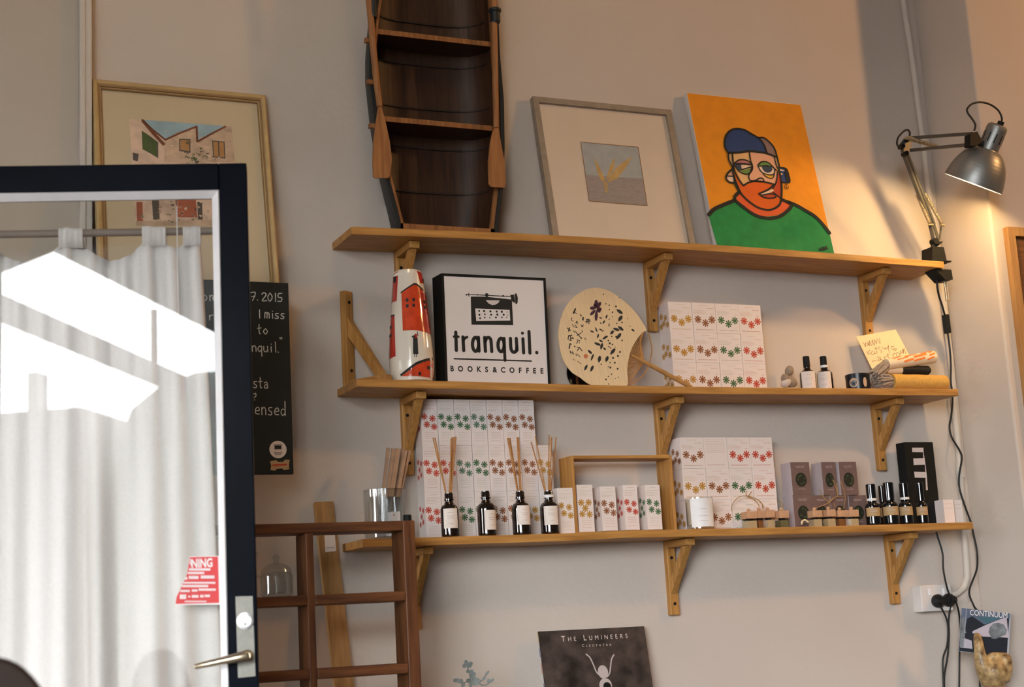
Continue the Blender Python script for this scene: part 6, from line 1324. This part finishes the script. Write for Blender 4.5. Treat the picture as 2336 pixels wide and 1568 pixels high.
def limb(pts): 
    P = [hp_(x, y, c) for x, y, c, r_ in pts]; Rr = [r_ for *_, r_ in pts]
    P2 = spline(P, 5); R2 = list(np.interp(np.linspace(0, len(P)-1, len(P2)), range(len(P)), Rr)); e0 = P2[0]-(P2[1]-P2[0])/max(1e-9, np.linalg.norm(P2[1]-P2[0]))*R2[0]*.6; e9 = P2[-1]+(P2[-1]-P2[-2])/max(1e-9, np.linalg.norm(P2[-1]-P2[-2]))*R2[-1]*.7
    m.tube([e0]+P2+[e9], [R2[0]*.55]+R2+[R2[-1]*.5], 'hand_gilt', 14)
bz_ = hp_(770, 1500); low = V((bz_[0], bz_[1], ZS+.02))
m.tube([V((bz_[0], bz_[1], ZS)), V((bz_[0], bz_[1], ZS+.012)), low, bz_*.5+low*.5, bz_], [.045, .045, .033, .029, .031], 'hand_gilt', 24)
limb([(770, 1520, .0, .033), (745, 1380, .004, .040), (760, 1230, .010, .040), (800, 1110, .012, .026)])            # wrist and palm
limb([(660, 1400, .010, .027), (560, 1230, .018, .0245), (495, 1060, .022, .0190), (468, 900, .022, .0150), (455, 760, .019, .0135), (445, 670, .015, .0120), (438, 630, .012, .0095)])  # thumb in front of the case
limb([(880, 1400, .008, .026), (930, 1220, .012, .024), (945, 1080, .014, .0185), (900, 1030, .014, .015)])          # heel
limb([(650, 1060, .013, .012), (720, 1020, .015, .0125), (840, 1020, .015, .013), (985, 1035, .012, .013)])
limb([(1000, 1350, -.004, .016), (1015, 1150, -.006, .0155), (1010, 1010, -.012, .013)])
for k, (x0, x1, yt_, r_) in enumerate(((620, 590, 520, .0100), (760, 745, 440, .0106), (890, 885, 500, .0100), (990, 985, 640, .0086))):        # four fingers up behind the case, unequal and bent
    limb([(x0+20, 1120, -.010, r_*1.35), (x0, 960, -.022, r_*1.15), (x0, 800, -.0255, r_), (x1, (yt_+760)/2, -.0262, r_*.95), (x1, yt_, -.0232, r_*.72)])
o = part(m, 'hand', hand); rm = o.modifiers.new('remesh', 'REMESH'); rm.mode = 'VOXEL'; rm.voxel_size = .0022; rm.use_smooth_shade = True
sm = o.modifiers.new('smooth', 'SMOOTH'); sm.factor = .5; sm.iterations = 5
# wooden board on the front of the pier
CB = crop(2180, 400, 4.9); x0, x1 = at(*CB((578, 900))[0], YP)[0]-.0+.0, None
q0, q1, q2 = at(*CB((578, 570))[0], YP-.022), at(*CB((672, 570))[0], YP-.022), at(*CB((640, 1250))[0], YP-.022)
m = MB().prism([q0, q0+X_*.030, q2+X_*.030-Z_*.5+X_*(q2-q0)[0]*1.0*0, q2-Z_*.5], (0, .021, 0), 'oak_z')
fr = thing('wall_frame', 'wooden frame hanging on the pier, cut by the right picture edge', 'frame', (q0[0]+.2, YP, q0[2]-.7))
H_ = .72; W_ = .5
def fb(a0, b0, a1, b1, mt): return MB().bx((q0[0]+a0, YP-.022, q0[2]-b1), (q0[0]+a1, YP-.0006, q0[2]-b0), mt)
part(fb(0, 0, .028, H_, 'plank'), 'frame_bar', fr, bevel=.002); part(fb(W_-.028, 0, W_, H_, 'plank'), 'frame_bar', fr, bevel=.002); part(fb(.028, 0, W_-.028, .028, 'plank'), 'frame_bar', fr, bevel=.002); part(fb(.028, H_-.028, W_-.028, H_, 'plank'), 'frame_bar', fr, bevel=.002)
part(MB().bx((q0[0]+.027, YP-.010, q0[2]-H_+.027), (q0[0]+W_-.027, YP-.0006, q0[2]-.027), 'brown_x'), 'panel', fr)
